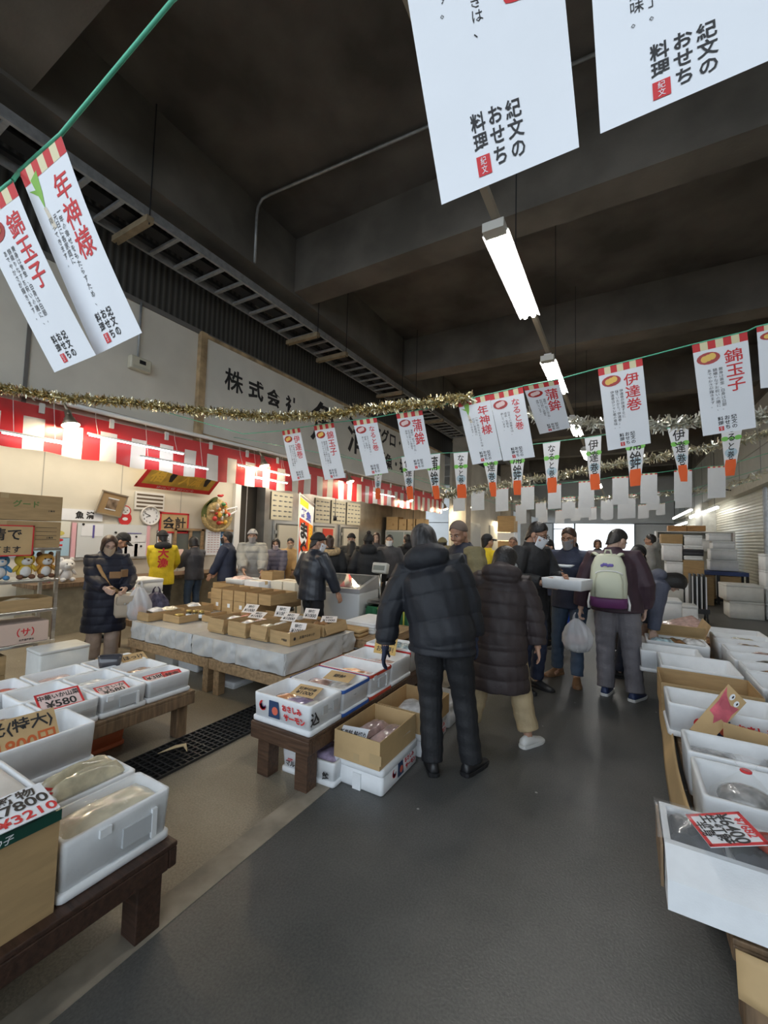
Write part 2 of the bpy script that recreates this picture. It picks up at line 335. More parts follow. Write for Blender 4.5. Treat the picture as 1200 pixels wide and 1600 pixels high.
def banner(corners, title, label, curl=.012, small=True, fold=None):
    H = 2.3; o = thing('hanging_banner', label, 'paper banner', (Vector(corners[0])+Vector(corners[1]))/2, group=None)
    fn = sheet_fn(corners, H, curl)
    sh = MB(); sh.grid(lambda u, v: fn(u, -H*v, 0), 6, 12); sh.build('paper', M_paper, o, True, world=True)
    stripes(fn, 0, -.22, 7, o, curl)
    red, blk = MB(), MB(); n = len(title); th = 1.02
    text_on(red, title, fn, .72, -.34-th/2, th, True, .012, .36)
    cols = SMALL[title].split('\n')
    if small:
        for k, s in enumerate(cols): text_on(blk, s, fn, .47-.105*k, -.72-.043*len(s), .086*len(s), True, .0, .085)
    for k, s in enumerate(('紀文の', 'おせち', '料理')): text_on(blk, s, fn, .62-.125*k, -2.06-(.0 if k < 2 else -.05), .32 if k < 2 else .21, True, .02, .115)
    red.add([fn(*q, .0014) for q in ((.32, -2.14), (.42, -2.14), (.42, -2.245), (.32, -2.245))], [(3, 2, 1, 0)]); sl_ = MB(); text_on(sl_, '紀文', lambda x, y: fn(x, y, .0022), .37, -2.1925, .088, True, .0, .05); sl_.build('seal_lettering', M_paper, o, world=True); red.build('red_lettering', M_red, o, world=True); blk.build('black_lettering', M_ink, o, world=True)
    if title == '年神様':
        g = MB(); g.add([fn(*q) for q in ((.16, -.20), (.34, -.14), (.30, -.42), (.24, -.60), (.20, -.42))], [(4, 3, 2, 1, 0)])
        g.add([fn(*q) for q in ((.05, -.30), (.2, -.34), (.2, -.42))], [(2, 1, 0)]); g.build('leek_picture', M_leek, o, world=True)
        g = MB(); g.add([fn(*q) for q in ((.21, -.58), (.27, -.58), (.33, -.86), (.25, -.86))], [(3, 2, 1, 0)]); g.build('leek_picture', mat('leek_white', (.7, .62, .5), .6), o, world=True)
    else:
        g = MB(); disc(g, fn, .27, -.44, .22, .15, .0014); g.build('bowl_picture', M_bowl, o, world=True)
        g = MB()
        for k in range(3): disc(g, fn, .20+.07*k, -.45+.02*k, .075, .085, .0018+.0004*k, 12)
        g.build('food_picture', M_pink if title in ('なると巻', '蒲鉾') else M_food, o, world=True)
    return o
def px4(q, y, sc=1.0, ox=0, oy=0, dy=(0, 0, 0, 0)): return [at(ox+p[0]/sc, oy+p[1]/sc, y=y+d) for p, d in zip(q, dy)]
# near string, left pair and right pair
banner(px4([(30, 268), (95, 210), (222, 520), (150, 555)], .5, dy=(0, 0, .12, .12)), '年神様', 'tilted paper banner with a green leek at top left, on the thick green string')
banner(px4([(-42, 330), (20, 282), (150, 555), (85, 582)], .47, dy=(0, 0, .12, .12)), '錦玉子', 'tilted paper banner with red bowl at the left picture edge, outermost on the green string')
banner(px4([(595, -262), (852, -330), (905, 230), (690, 320)], .83), 'なると巻', 'huge paper banner close to the camera at top, hanging before the nearest tube light')
banner(px4([(905, -330), (1195, -420), (1235, 80), (938, 209)], .83), '伊達巻', 'huge paper banner cut off by the top right corner of the picture')
s0 = [at(-60, 345, y=.47), at(20, 282, y=.47), at(30, 268, y=.5), at(95, 210, y=.5), at(270, 0, y=.6), at(595, -264, y=.83), at(852, -332, y=.83), at(1195, -422, y=.83), at(1500, -500, y=.83)]
tag(MB().tube(s0, .006, 8).build('string', M_string, None, True), 'thick green string close to the camera across the top left corner', 'string')
# second row
A, B, D = (4.0, 420, 580), (4.2857, 680, 560), (4.2857, 920, 500); Y3 = 3.66
row = [('伊達巻', [(82, 372), (193, 352), (263, 672), (147, 688)], A, 'leftmost small paper banner below the gold tinsel, before the red striped awning'),
       ('錦玉子', [(280, 340), (405, 320), (478, 665), (350, 680)], A, 'second small paper banner from the left below the tinsel, yellow food picture'),
       ('なると巻', [(525, 308), (672, 288), (748, 635), (605, 655)], A, 'third small paper banner from the left, its header tucked under the tinsel'),
       ('蒲鉾', [(795, 265), (958, 240), (1028, 605), (868, 625)], A, 'fourth small paper banner from the left, below where the tinsel rises'),
       ('年神様', [(150, 290), (360, 238), (450, 680), (250, 712)], B, 'middle paper banner with a leek picture, side by side with a bowl banner'),
       ('なると巻', [(361, 240), (585, 188), (668, 660), (456, 688)], B, 'middle paper banner with pink swirl bowl, touching the leek banner on its right'),
       ('蒲鉾', [(588, 185), (825, 140), (905, 465), (700, 508)], B, 'paper banner blown back behind the silver tinsel, under the second tube light'),
       ('伊達巻', [(60, 325), (357, 252), (415, 825), (128, 875)], D, 'large paper banner with yellow rolled slices, alone right of the tube lights'),
       ('錦玉子', [(690, 165), (1060, 75), (1120, 720), (765, 778)], D, 'largest paper banner of the middle row, second from the right picture edge'),
       ('伊達巻', [(1122, 45), (1480, -40), (1500, 420), (1150, 458)], D, 'paper banner of the middle row cut off by the right picture edge')]
for ti, q, (sc, ox, oy), lb in row: banner(px4(q, Y3, sc, ox, oy, (0, 0, .25, .25) if 'blown' in lb else (0, 0, 0, 0)), ti, lb, curl=.008)
s1 = [Vector((-6.0, Y3, 3.40)), at(380, 678, y=Y3)] + [at(ox+p[0]/sc, oy+p[1]/sc, y=Y3) for ti, q, (sc, ox, oy), lb in row for p in q[:2]] + [Vector((3.25, Y3, 3.6))]
tag(MB().tube(s1, .005, 6).build('string', M_string, None, True), 'green string holding the middle row of paper banners', 'string')
# tapered flags on the next string
def cone_flag(q, title, label):
    H = 3.0; o = thing('tapered_flag', label, 'paper flag', (Vector(q[0])+Vector(q[1]))/2); fn = sheet_fn(q, H, .02)
    MB().grid(lambda u, v: fn(u, -H*v, 0), 4, 8).build('paper', M_paper, o, True, world=True)
    m = MB(); disc(m, fn, .15, -.95, .2, .13, .001); disc(m, fn, .85, -.95, .2, .13, .001); disc(m, fn, .5, -.95, .15, .1, .001); m.build('green_print', M_gr, o, world=True)
    m = MB(); disc(m, fn, .5, -1.75, .42, .25, .0008); m.build('pale_print', M_bl, o, world=True)
    m = MB(); m.add([fn(*p) for p in ((.02, -2.42), (.98, -2.42), (1, -3), (0, -3))], [(3, 2, 1, 0)]); m.add([fn(*p) for p in ((.12, -2.12), (.88, -2.12), (.98, -2.42), (.02, -2.42))], [(3, 2, 1, 0)]); m.build('orange_print', M_or, o, world=True)
    m = MB(); text_on(m, title, fn, .5, -1.15, 1.95, True, .012, .72); m.build('black_lettering', M_ink, o, world=True)
    m = MB(); text_on(m, '紀文', fn, .5, -2.7, .34, False, .02, .6); m.build('white_lettering', M_paper, o, world=True)
Y4 = 5.0; Z1 = (1.0, 0, 0)
flags = [('なると巻', [(585, 723), (600, 721), (594, 780), (587, 780)], Z1, 'narrow tapered flag half hidden behind the third small banner'),
         ('伊達巻', [(627, 714), (648, 711), (646, 780), (637, 780)], Z1, 'narrow tapered flag below the left edge of the fourth small banner'),
         ('蒲鉾', [(663, 711), (688, 708), (687, 780), (679, 780)], Z1, 'narrow tapered flag below the right edge of the fourth small banner'),
         ('なると巻', [(122, 632), (220, 625), (210, 935), (150, 935)], B, 'narrow tapered flag left of the leek banner, hanging free against the grey pillar'),
         ('伊達巻', [(308, 612), (425, 598), (408, 925), (375, 925)], B, 'narrow tapered flag poking out below the leek banner'),
         ('蒲鉾', [(495, 592), (610, 580), (572, 915), (528, 915)], B, 'narrow tapered flag poking out below the pink swirl bowl banner'),
         ('なると巻', [(720, 568), (838, 552), (812, 898), (755, 902)], B, 'narrow tapered flag fully visible, first right of the pink swirl banner'),
         ('伊達巻', [(1000, 532), (1113, 515), (1103, 878), (1043, 882)], B, 'narrow tapered flag fully visible, just left of the large rolled slices banner'),
         ('蒲鉾', [(240, 745), (385, 720), (345, 1108), (278, 1115)], D, 'narrow tapered flag below the large rolled slices banner'),
         ('伊達巻', [(525, 725), (668, 700), (660, 1082), (615, 1082)], D, 'narrow tapered flag hanging from the silver tinsel between the two large banners'),
         ('なると巻', [(880, 690), (1035, 665), (975, 1040), (915, 1045)], D, 'narrow tapered flag curling below the largest banner of the middle row')]
s2 = [Vector((-6.0, Y4, 3.3))]
for ti, q, (sc, ox, oy), lb in flags:
    cone_flag(px4(q, Y4, sc, ox, oy), ti, lb); s2 += [at(ox+p[0]/sc, oy+p[1]/sc, y=Y4) for p in q[:2]]
s2 += [at(1230, 640, y=Y4), Vector((3.25, Y4, 3.5))]; tag(MB().tube(s2, .004, 6).build('string', M_string, None, True), 'green string holding the narrow tapered flags', 'string')
# rows of papers seen from behind
ORD = ['first', 'second', 'third', 'fourth', 'fifth', 'sixth', 'seventh', 'eighth', 'ninth', 'tenth', 'eleventh', 'twelfth']
def backs(boxes, y, sc, ox, oy, rowname):
    s = []
    for k, (x0, x1, y0, y1) in enumerate(boxes):
        q = [at(ox+px/sc, oy+py/sc, y=y) for px, py in ((x0, y0+2), (x1, y0-2), (x1, y1-2), (x0, y1+2))]
        o = thing('blank_sheet', '%s sheet from the left in the %s row of white papers' % (ORD[k], rowname), 'paper sheet', (q[0]+q[1])/2, group='papers seen from behind, %s row' % rowname); fn = sheet_fn(q, 2, .01)
        MB().grid(lambda u, v: fn(u, -2*v, 0), 3, 6).build('paper', M_back, o, True, world=True); stripes(fn, 0, -.10, 7, o, 0); s += q[:2]
    s = [Vector((-6.0 if y < 15 else -5.6, y, 3.6))] + s + [Vector((3.24, y, 3.35))]
    tag(MB().tube(s, .004, 6).build('string', M_string, None, True), 'green string holding the %s row of white papers' % rowname, 'string')
K = 2.6667
backs([(75, 125, 125, 210), (150, 205, 122, 206), (252, 305, 112, 210), (358, 413, 104, 204), (470, 525, 96, 200), (598, 663, 84, 196), (738, 805, 66, 182), (855, 925, 52, 176), (995, 1070, 38, 166), (1135, 1210, 22, 155)], 7.5, K, 680, 720, 'nearest')
backs([(335, 380, 180, 250), (418, 462, 172, 236), (528, 584, 150, 240), (596, 650, 146, 236), (690, 742, 148, 240), (760, 835, 140, 240), (880, 935, 130, 205), (1000, 1070, 120, 196)], 10.0, K, 680, 720, 'middle')
backs([(345, 380, 205, 262), (430, 468, 200, 258), (500, 538, 205, 262), (566, 606, 196, 250), (640, 672, 194, 246), (700, 738, 196, 246), (780, 812, 190, 240), (845, 890, 182, 240), (920, 958, 178, 226)], 13.5, K, 680, 720, 'farthest')
# tinsel
def tinsel(name_label, pts, n, r, mats, seed):
    rr = random.Random(seed); m = MB(); P = [Vector(p) for p in pts]; L = [0]
    for i in range(1, len(P)): L.append(L[-1] + (P[i]-P[i-1]).length)
    for k in range(n):
        s = rr.random()*L[-1]; i = next(j for j in range(1, len(P)) if L[j] >= s-1e-9); t = (s-L[i-1])/max(1e-6, L[i]-L[i-1]); c = P[i-1].lerp(P[i], t)
        d = Vector((rr.gauss(0, 1), rr.gauss(0, 1), rr.gauss(0, 1))).normalized()*r*rr.uniform(.6, 1.15); w_ = d.orthogonal().normalized(); w_.rotate(Matrix.Rotation(rr.random()*6.28, 3, d)); w_ *= r*.09
        m.m = 0 if rr.random() < .5 else 1
        e = c + d; mid = c + d*.5 + w_*rr.uniform(-3, 3)
        m.add([c-w_, c+w_, mid+w_, mid-w_, e+w_*.6, e-w_*.6], [(0, 1, 2, 3), (3, 2, 4, 5)])
    core = MB(); core.tube(P, r*.12, 6)
    o = thing('tinsel_garland', name_label, 'tinsel', P[0]); m.build('tinsel_strips', mats, o, world=True); core.build('core_string', mats[0], o, world=True)
G1, G2 = mat('gold_tinsel', (.68, .56, .30), .22, 1.0), mat('pale_gold_tinsel', (.75, .70, .52), .3, 1.0); S1, S2 = mat('silver_tinsel', (.72, .70, .60), .3, 1.0), mat('pale_tinsel', (.80, .80, .72), .35, .6)
tinsel('thick gold tinsel garland sagging in front of the awning and company sign', [at(*q) for q in ()] + [Vector((-6.02, 1.5, 3.12)), at(0, 606, y=1.7), at(100, 622, y=2.1), at(200, 629, y=2.55), at(300, 641, y=2.95), at(420, 652, y=3.35), at(500, 650, y=3.5), at(560, 641, y=3.6), at(640, 633, y=3.62), at(735, 622, y=3.62)], 5200, .075, [G1, G2], 3)
tinsel('silver tinsel garland crossing behind the large banners on the right', [at(735, 630, y=4.2), at(830, 648, y=4.2), at(900, 662, y=4.2), at(1000, 665, y=4.2), at(1085, 660, y=4.2), at(1230, 648, y=4.2), Vector((3.26, 4.2, 3.4))], 2600, .085, [S1, S2], 4)
tinsel('silver tinsel garland rising to the right behind the tapered flags', [at(690, 775, y=6.2), at(780, 757, y=6.2), at(880, 742, y=6.2), at(950, 728, y=6.2), at(1040, 712, y=6.2), at(1120, 696, y=6.2), at(1230, 672, y=6.2), Vector((3.26, 6.2, 3.5))], 2600, .085, [S1, G2], 5)
tinsel('far thin tinsel garland behind the nearest row of white papers', [at(690, 762, y=8.5), at(800, 783, y=8.5), at(900, 782, y=8.5), at(1000, 776, y=8.5), at(1130, 762, y=8.5), Vector((3.2, 8.5, 3.3))], 1200, .075, [S1, G2], 6)

# ================================================================ awning, sign, lamps
aw = thing('striped_awning', 'long red and white striped festival curtain along the shop front', 'awning', (-6.0, 1, 2.8))
yA, yB = .9, 14.9
zt = lambda y: 3.03+.013*(y-1); zb = lambda y: 2.52-.012*(y-1) if y < 5 else 2.472+.0075*(y-5)
def awf(y, f, e=0): return Vector((-6.0+e+.025*math.sin(y*7)*f, y, zt(y)+(zb(y)-zt(y))*f+.012*math.sin(y*9)*f))
r_, w_ = MB(), MB(); y = yA
r_.grid(lambda u, v: awf(yA+(yB-yA)*u, v*.28), 240, 2)
k = 0; y = 2.02-.41*3
while y < yB:
    r_.grid(lambda u, v: awf(y-.2+.2*u, .28+v*.72), 4, 6); w_.grid(lambda u, v: awf(y+.21*u, .28+v*.72), 4, 6); y += .41
r_.build('red_cloth', mat('red_vinyl', (.58, .022, .028), .38, var=.06, scale=3), aw, True, world=True); w_.build('white_cloth', mat('white_vinyl', (.76, .72, .68), .4, var=.05, scale=3), aw, True, world=True)
MB().tube([(-5.97, .5, 3.12), (-5.97, 15.2, 3.29)], .03, 10).build('white_pipe', M_white, aw, True, world=True)
m = MB()
for i in range(18): m.box((-5.975, 1.4+.78*i, zt(1.4+.78*i)-.03), (.03, .05, .12))
m.build('clips', M_white, aw, world=True)
tag(MB().bb((-6.11, .3, 3.13), (-6.02, 15.2, 3.2)).build('wall_conduit', mat('rusty_conduit', (.27, .21, .14), .6, var=.3, scale=6)), 'rusty straight conduit along the wall just above the awning pipe', 'conduit')
for (a, b), lb, c in (((1.8, 2.39), 'leftmost', 0), ((2.65, 3.95), 'second and longest', 0), ((3.31, 4.4), 'third, lower', 0), ((5.01, 6.3), 'yellowish upper', 1), ((5.35, 6.25), 'lowest', 0), ((9.6, 10.8), 'farthest', 0)):
    z = 2.79 if 'upper' in lb or 'second' in lb or 'far' in lb else 2.625
    o = thing('strip_light', '%s thin glowing strip light before the awning' % lb, 'strip light', (-5.86, a, z), group='strip lights along the awning')
    MB().tube([(0, 0, 0), (0, b-a, 0)], .011, 8).build('tube', mat('strip_glow_warm', (1, .80, .52), emit=8) if c else mat('strip_glow', (.93, .96, 1), emit=8), o, True)
    MB().bb((-.012, -.02, .008), (.012, b-a+.02, .03)).tube([(0, .1, .02), (-.08, .1, 3.0-z), (-.11, .1, 3.16-z)], .003, 5).tube([(0, b-a-.1, .02), (-.08, b-a-.1, 3.0-z), (-.11, b-a-.1, 3.16-z)], .003, 5).build('rail_and_wires', M_white, o)
# clamp lamps with glowing bulbs
mbulb = mat('warm_bulb', (1.0, .82, .52), emit=260.0); mlamp = mat('lamp_metal', (.42, .37, .28), .35, .7)
for (py, z, lb, s) in ((2.42, 2.86, 'nearest warm clamp lamp, below the left end of the gold tinsel', 1), (5.58, 2.87, 'second warm clamp lamp before the awning, left of the first small banner', 1), (8.42, 2.94, 'third warm clamp lamp below the second small banner', 1), (11.76, 2.76, 'fourth warm clamp lamp hanging low on the striped awning', 1), (14.8, 2.72, 'fifth warm clamp lamp at the far end of the awning', 1)):
    o = thing('clamp_lamp', lb, 'lamp', (-5.82, py, z), rot=(math.radians(8), math.radians(-14), 0))
    MB().lathe((0, 0, 0), [(.001, .19), (.035, .185), (.04, .10), (.055, .085), (.06, .06), (.10, -.005), (.095, -.006), (.055, .05)], 18).build('shade', mlamp, o, True)
    MB().ell((0, 0, -.004), (.088, .088, .035), 16, 8).build('bulb', mbulb, o, True)
    MB().tube([(0, 0, .18), (-.03, 0, .27), (-.10, 0, .33)], .018, 8).build('clamp_arm', mlamp, o, True)
    MB().tube([(.042, -.03, .12), (.075, -.03, .12)], .014, 8).build('thumb_screw', mlamp, o, True)
# company sign
sg = thing('company_sign', 'long white shop sign with black brush lettering above the awning', 'sign', (-6.1, 4.4, 3.2))
MB().bb((-6.12, 4.36, 3.22), (-6.06, 15.2, 4.88)).build('panel', mat('sign_panel', (.74, .72, .66), .6, var=.06, scale=1.5), sg, world=True)
m = MB(); m.bb((-6.13, 4.28, 3.1), (-6.03, 4.40, 4.93)); m.bb((-6.13, 4.28, 4.86), (-6.04, 15.2, 4.92)); m.bb((-6.13, 4.28, 3.2), (-6.04, 15.2, 3.24)); m.build('frame', mat('rusty_frame', (.42, .30, .17), .6, var=.35, scale=5), sg, world=True)
f = plane_fn((-6.058, 0, 0), (0, 1, 0), (0, 0, 1), .002); m = MB()
for s, y, z, h in (('株', 5.0, 4.33, .40), ('式', 5.52, 4.33, .38), ('会', 5.98, 4.32, .36), ('社', 6.5, 4.33, .36), ('魚', 7.62, 4.22, .95), ('清', 9.05, 4.22, .95)): text_on(m, s, f, y, z, h, False, .018 if s in '株魚清' else .035)
for s, y, z, h in (('マグロ・海老', 11.2, 4.55, .46), ('鮮魚・塩干', 11.2, 3.85, .46)): text_on(m, s, f, y, z, h, False, .03)
m.build('lettering', M_ink, sg, world=True)
o = thing('wall_meter', 'small beige meter box on the wall left of the company sign', 'meter box', (-6.12, 3.33, 4.0))
MB().rbox((.05, 0, 0), (.10, .30, .19), .02).build('case', mat('beige_plastic', (.62, .58, .46), .45), o); MB().bb((.10, -.03, .0), (.104, .06, .055)).build('display', M_blk, o); MB().bb((.1, -.12, -.085), (.107, .12, -.04)).build('lip', mat('beige_lip', (.52, .49, .39), .5), o)
MB().tube([(.03, -.02, .09), (.03, -.02, .93)], .016, 8).build('conduit', M_galv, o, True)
# ================================================================ things on the stall wall
WX = -7.985
f = plane_fn((WX, 0, 0), (0, 1, 0), (0, 0, 1), .004)
def wq(*p): return [at(*q, x=WX) for q in p]
def sheetbox(name, label, cat, y0, y1, z0, z1, m, x=WX, t=.012, group=None):
    o = thing(name, label, cat, (x, (y0+y1)/2, (z0+z1)/2), group=group); MB().bb((0, -(y1-y0)/2, -(z1-z0)/2), (t, (y1-y0)/2, (z1-z0)/2)).build('sheet', m, o); return o
def wl_text(o, s, y, z, h, m, x=WX+.013, vertical=False, bold=.02, name='lettering', wmax=None):
    k = MB(); text_on(k, s, plane_fn((x, 0, 0), (0, 1, 0), (0, 0, 1), .002), y, z, h, vertical, bold, wmax); return k.build(name, m, o, world=True)
# clock
o = thing('wall_clock', 'round white wall clock beside the red framed board', 'clock', (WX, 4.746, 1.89)); R = Ry(math.pi/2)
MB().lathe((0, 0, 0), [(.19, .0), (.19, .04), (.175, .05), (.165, .035), (.165, .02)], 28, R).build('rim', mat('clock_rim', (.66, .64, .6), .35), o, True)
MB().lathe((.022, 0, 0), [(.166, 0), (.0, .002)], 28, R).build('face', M_paper, o)
m = MB()
for k in range(12): a = k*math.pi/6; text_on(m, str(k or 12), plane_fn((.026, 0, 0), (0, 1, 0), (0, 0, 1)), .132*math.sin(a), .132*math.cos(a), .035)
m.build('numerals', M_ink, o)
for a, L in ((math.radians(250), .09), (math.radians(292), .115)): MB().tube([(.03, 0, 0), (.03, L*math.sin(a), L*math.cos(a))], .006, 5).build('hand', M_blk, o)
# checkout board
o = thing('checkout_board', 'cardboard sign with red border and black writing beside the clock', 'sign', (WX, 5.26, 1.77)); MB().bb((0, -.31, -.20), (.02, .31, .20)).build('board', M_tan, o)
m = MB(); [m.bb(a, b) for a, b in (((.0, -.32, .175), (.026, .32, .21)), ((.0, -.32, -.21), (.026, .32, -.175)), ((0, -.32, -.2), (.026, -.285, .2)), ((0, .285, -.2), (.026, .32, .2)))]; m.build('border', M_red, o); wl_text(o, '会計', 5.26, 1.77, .25, M_ink, WX+.022)
# framed award
o = thing('framed_picture', 'brown framed small photograph tilted on the stall wall', 'picture frame', (WX+.065, 4.0, 2.06), rot=(math.radians(-9), math.radians(14), 0))
PS = .62
def sbb(a, b): return ((a[0], a[1]*PS, a[2]*.78), (b[0], b[1]*PS, b[2]*.78))
MB().bb(*sbb((0, -.33, -.25), (.03, .33, .25))).build('mount', mat('brown_mount', (.42, .29, .15), .6), o); m = MB(); [m.bb(*sbb(a, b)) for a, b in (((0, -.36, .24), (.045, .36, .27)), ((0, -.36, -.27), (.045, .36, -.24)), ((0, -.36, -.26), (.045, -.33, .26)), ((0, .33, -.26), (.045, .36, .26)))]; m.build('frame', mat('silver_brown', (.50, .44, .36), .35, .5), o)
MB().bb(*sbb((.03, -.14, -.11), (.035, .14, .11))).build('photograph', mat('dark_photo', (.10, .07, .05), .4, col2=(.4, .3, .22), scale=9), o); MB().bb(*sbb((.03, -.15, -.14), (.036, .15, -.115))).bb(*sbb((.03, -.15, .115), (.036, .15, .14))).build('white_edges', M_paper, o)
# vent
o = thing('wall_vent', 'white louvred vent above the wall clock', 'vent', (WX, 4.73, 2.17)); MB().bb((0, -.29, -.17), (.02, .29, .17)).build('frame', M_white, o)
m = MB()
for k in range(4): m.bb((.015, -.26, -.13+.075*k), (.022, .26, -.095+.075*k))
m.build('slot_shade', mat('vent_shade', (.12, .09, .06), .7), o)  # shade in the slots painted as dark strips on the frame
# daruma sticker
o = thing('daruma_picture', 'red and white round doll picture stuck on the wall', 'picture', (WX, 4.29, 1.875)); m = MB(); fn = lambda x, y, e=0: Vector((.002+e, x, y))
disc(m, fn, 0, -.06, .12, .13, .0); disc(m, fn, 0, .08, .10, .10, .001); m.build('red_body', M_red, o); m = MB(); disc(m, fn, 0, .085, .08, .075, .002); disc(m, fn, 0, -.07, .05, .03, .002); m.build('white_face', M_paper, o)
m = MB(); disc(m, fn, -.03, .09, .01, .01, .003); disc(m, fn, .03, .09, .01, .01, .003); disc(m, fn, 0, .055, .02, .006, .003); m.build('features', M_ink, o)
# shop name card
o = sheetbox('name_card', 'white name card with two black characters above the notice board', 'card', 3.28, 3.9, 1.74, 1.93, M_paper); wl_text(o, '魚 清', 3.62, 1.835, .13, M_ink, bold=.04)
# gold fortune banner
q = [Vector((-7.45, 4.5, 2.95)), Vector((-7.45, 6.1, 2.95)), Vector((-7.9, 6.0, 2.42)), Vector((-7.9, 4.36, 2.42))]
o = thing('fortune_banner', 'gold banner with red border leaning out under the awning', 'banner', (q[0]+q[1])/2); fn = sheet_fn(q, 1.0); MB().grid(lambda u, v: fn(u, -v, 0), 4, 4).build('sheet', mat('gold_cloth', (.50, .33, .06), .5, var=.2, scale=6), o, world=True)
m = MB(); [m.add([fn(*p) for p in ((x0, y0), (x1, y0), (x1, y1), (x0, y1))], [(3, 2, 1, 0)]) for x0, x1, y0, y1 in ((0, 1, -.86, -1), (0, .05, 0, -1), (.95, 1, 0, -1))]; m.build('red_border', M_red, o, world=True)
m = MB(); text_on(m, '福', fn, .18, -.5, .55, False, .03, .17); text_on(m, '大漁', fn, .62, -.5, .55, False, .03, .3); m.build('gold_lettering', mat('bright_gold', (.75, .5, .08), .4), o, world=True); m = MB(); text_on(m, '商売繁盛 家内安全', fn, .5, -.93, .09, False, .02, .5); m.build('white_lettering', M_paper, o, world=True)
m = MB(); [m.add([fn(x+.05*math.cos(a*1.05)*(1 if a % 2 else .6), -.5+.25*math.sin(a*1.05), .002) for a in range(6)], [tuple(range(5, -1, -1))]) for x in (.36, .84)]; m.build('dark_print', M_ink, o, world=True)
# lucky rake ornament
o = thing('lucky_rake', 'big round straw ornament crowded with colourful lucky charms on the wall', 'ornament', (WX+.05, 6.2, 2.0)); rr = random.Random(5); ms_ = mat('straw', (.48, .36, .16), .8, var=.3, scale=20, bump=.4)
R = Matrix.Rotation(math.radians(90), 3, 'Y')
m = MB(); m.lathe((.02, 0, 0), [(.34, -.03), (.36, .02), (.33, .08), (.2, .11), (.0, .10)], 20, R); m.build('basket', ms_, o, True)
m = MB(); m.tube([(.08, .36*math.cos(a), .33*math.sin(a)-.02) for a in [math.pi+.1*i for i in range(32)]], .045, 8); m.build('straw_rope', ms_, o, True)
m = MB()
for k in range(16): a = math.radians(100+6*k); m.box((.10, .36*math.cos(a), .34*math.sin(a)), (.04, .10, .035), Matrix.Rotation(-a, 3, 'X'))
m.build('pine_leaves', mat('pine_green', (.10, .13, .03), .7), o)
cols = [(.62, .05, .04), (.75, .45, .06), (.10, .32, .12), (.8, .78, .7), (.85, .25, .05), (.7, .6, .45)]
for k in range(26):
    a, r = rr.uniform(0, 6.28), rr.uniform(0, .27); c = (.14+rr.uniform(0, .06), r*math.cos(a), r*math.sin(a)+.04); j = k % 6
    MB().ell(c, (.04, rr.uniform(.03, .065), rr.uniform(.03, .065)), 8, 6).build('charm', mat('charm_%s' % 'abcdef'[j], cols[j], .4), o, True)
MB().ell((.12, .02, .42), (.03, .08, .03), 8, 6).ell((.12, .08, .44), (.02, .04, .02), 8, 6).build('red_fish', M_red, o, True)
MB().tube([(.1, .2, .12), (.14, .48, .2), (.12, .5, .12), (.13, .28, .0)], .02, 6).build('arrow', M_paper, o)
# notice boards and papers
o = thing('notice_board', 'large whiteboard of schedules behind the woman with the shopping bags', 'notice board', (WX, 4.1, 1.4)); MB().bb((0, -.58, -.28), (.02, .62, .30)).build('board', mat('board_white', (.68, .71, .72), .35), o)
m = MB(); rr = random.Random(2)
for y, z, a, b in ((-.35, .18, .17, .1), (.32, -.18, .12, .13), (.13, -.18, .12, .13), (.5, -.16, .12, .14), (.38, .04, .2, .07)): m.bb((.02, y-a, z-b), (.024, y+a, z+b))
m.build('pinned_papers', M_paper, o); MB().bb((.024, .1, .135), (.028, .5, .15)).bb((.024, -.35, .05), (.028, -.32, .27)).build('blue_strip', mat('violet_ink', (.12, .10, .35), .5), o); m = MB(); [m.tube([(.02, y, z), (.034, y, z)], .02, 10) for y, z in ((.03, .15), (.03, .06), (.4, .08), (.5, -.1), (-.5, .28))]; m.build('magnets', M_blk, o)
m = MB(); [m.bb((.0, y, -.28), (.03, y+.06, .30)) for y in (-.66, .60)]; m.build('pink_paper_edging', mat('pink_paper', (.80, .45, .50), .6), o); MB().bb((0, -.66, -.33), (.05, .68, -.29)).build('tray', M_galv, o)
o = sheetbox('wall_poster', 'pale poster with vertical writing and a yellow fish, left on the wall', 'poster', 2.6, 3.42, 1.45, 1.72, mat('cream_poster', (.74, .74, .66), .5))
for k, s in enumerate(('新鮮な旬の魚', '味わい豊かな', '海の幸')): wl_text(o, s, 2.9-.13*k+.02, 1.60, .2, M_ink, vertical=True, bold=0)
m = MB(); fn = lambda x, y, e=0: Vector((WX+.014+e, x, y)); disc(m, fn, 3.2, 1.52, .14, .05); m.build('fish_print', mat('yellow_print', (.6, .52, .12), .5), o, world=True)
o = sheetbox('wall_poster', 'light blue poster with red ribbons under the pale fish poster', 'poster', 2.6, 3.42, 1.15, 1.44, mat('blue_poster', (.42, .62, .75), .5)); m = MB(); disc(m, fn, 2.85, 1.42, .09, .03); disc(m, fn, 3.22, 1.41, .11, .03); m.bb((WX+.012, 3.05, 1.31), (WX+.016, 3.32, 1.34)); m.build('red_print', M_red, o, world=True); [wl_text(o, '鮮魚直送便', 2.7+.11*k, 1.28, .2, mat('blue_ink', (.1, .2, .4), .6), vertical=True, bold=0, name='lettering') for k in range(3)]
o = sheetbox('dark_poster', 'dark framed poster between whiteboard and yellow jacket worker', 'poster', 4.92, 5.22, 1.26, 1.6, M_paper); MB().bb((.005, -.16, -.18), (.01, .16, .18)).build('frame', M_blk, o); wl_text(o, '海鮮', 5.07, 1.5, .08, M_ink); wl_text(o, '情報誌', 5.07, 1.42, .07, M_ink); m = MB(); m.bb((WX+.012, 4.97, 1.28), (WX+.016, 5.17, 1.37)); m.build('red_print', mat('rose_print', (.6, .2, .25), .5), o, world=True)
o = sheetbox('price_list', 'large white list sheet in the window behind the dark jacket woman', 'list', 5.95, 6.33, 1.10, 1.66, M_paper, x=WX+.1); m = MB()
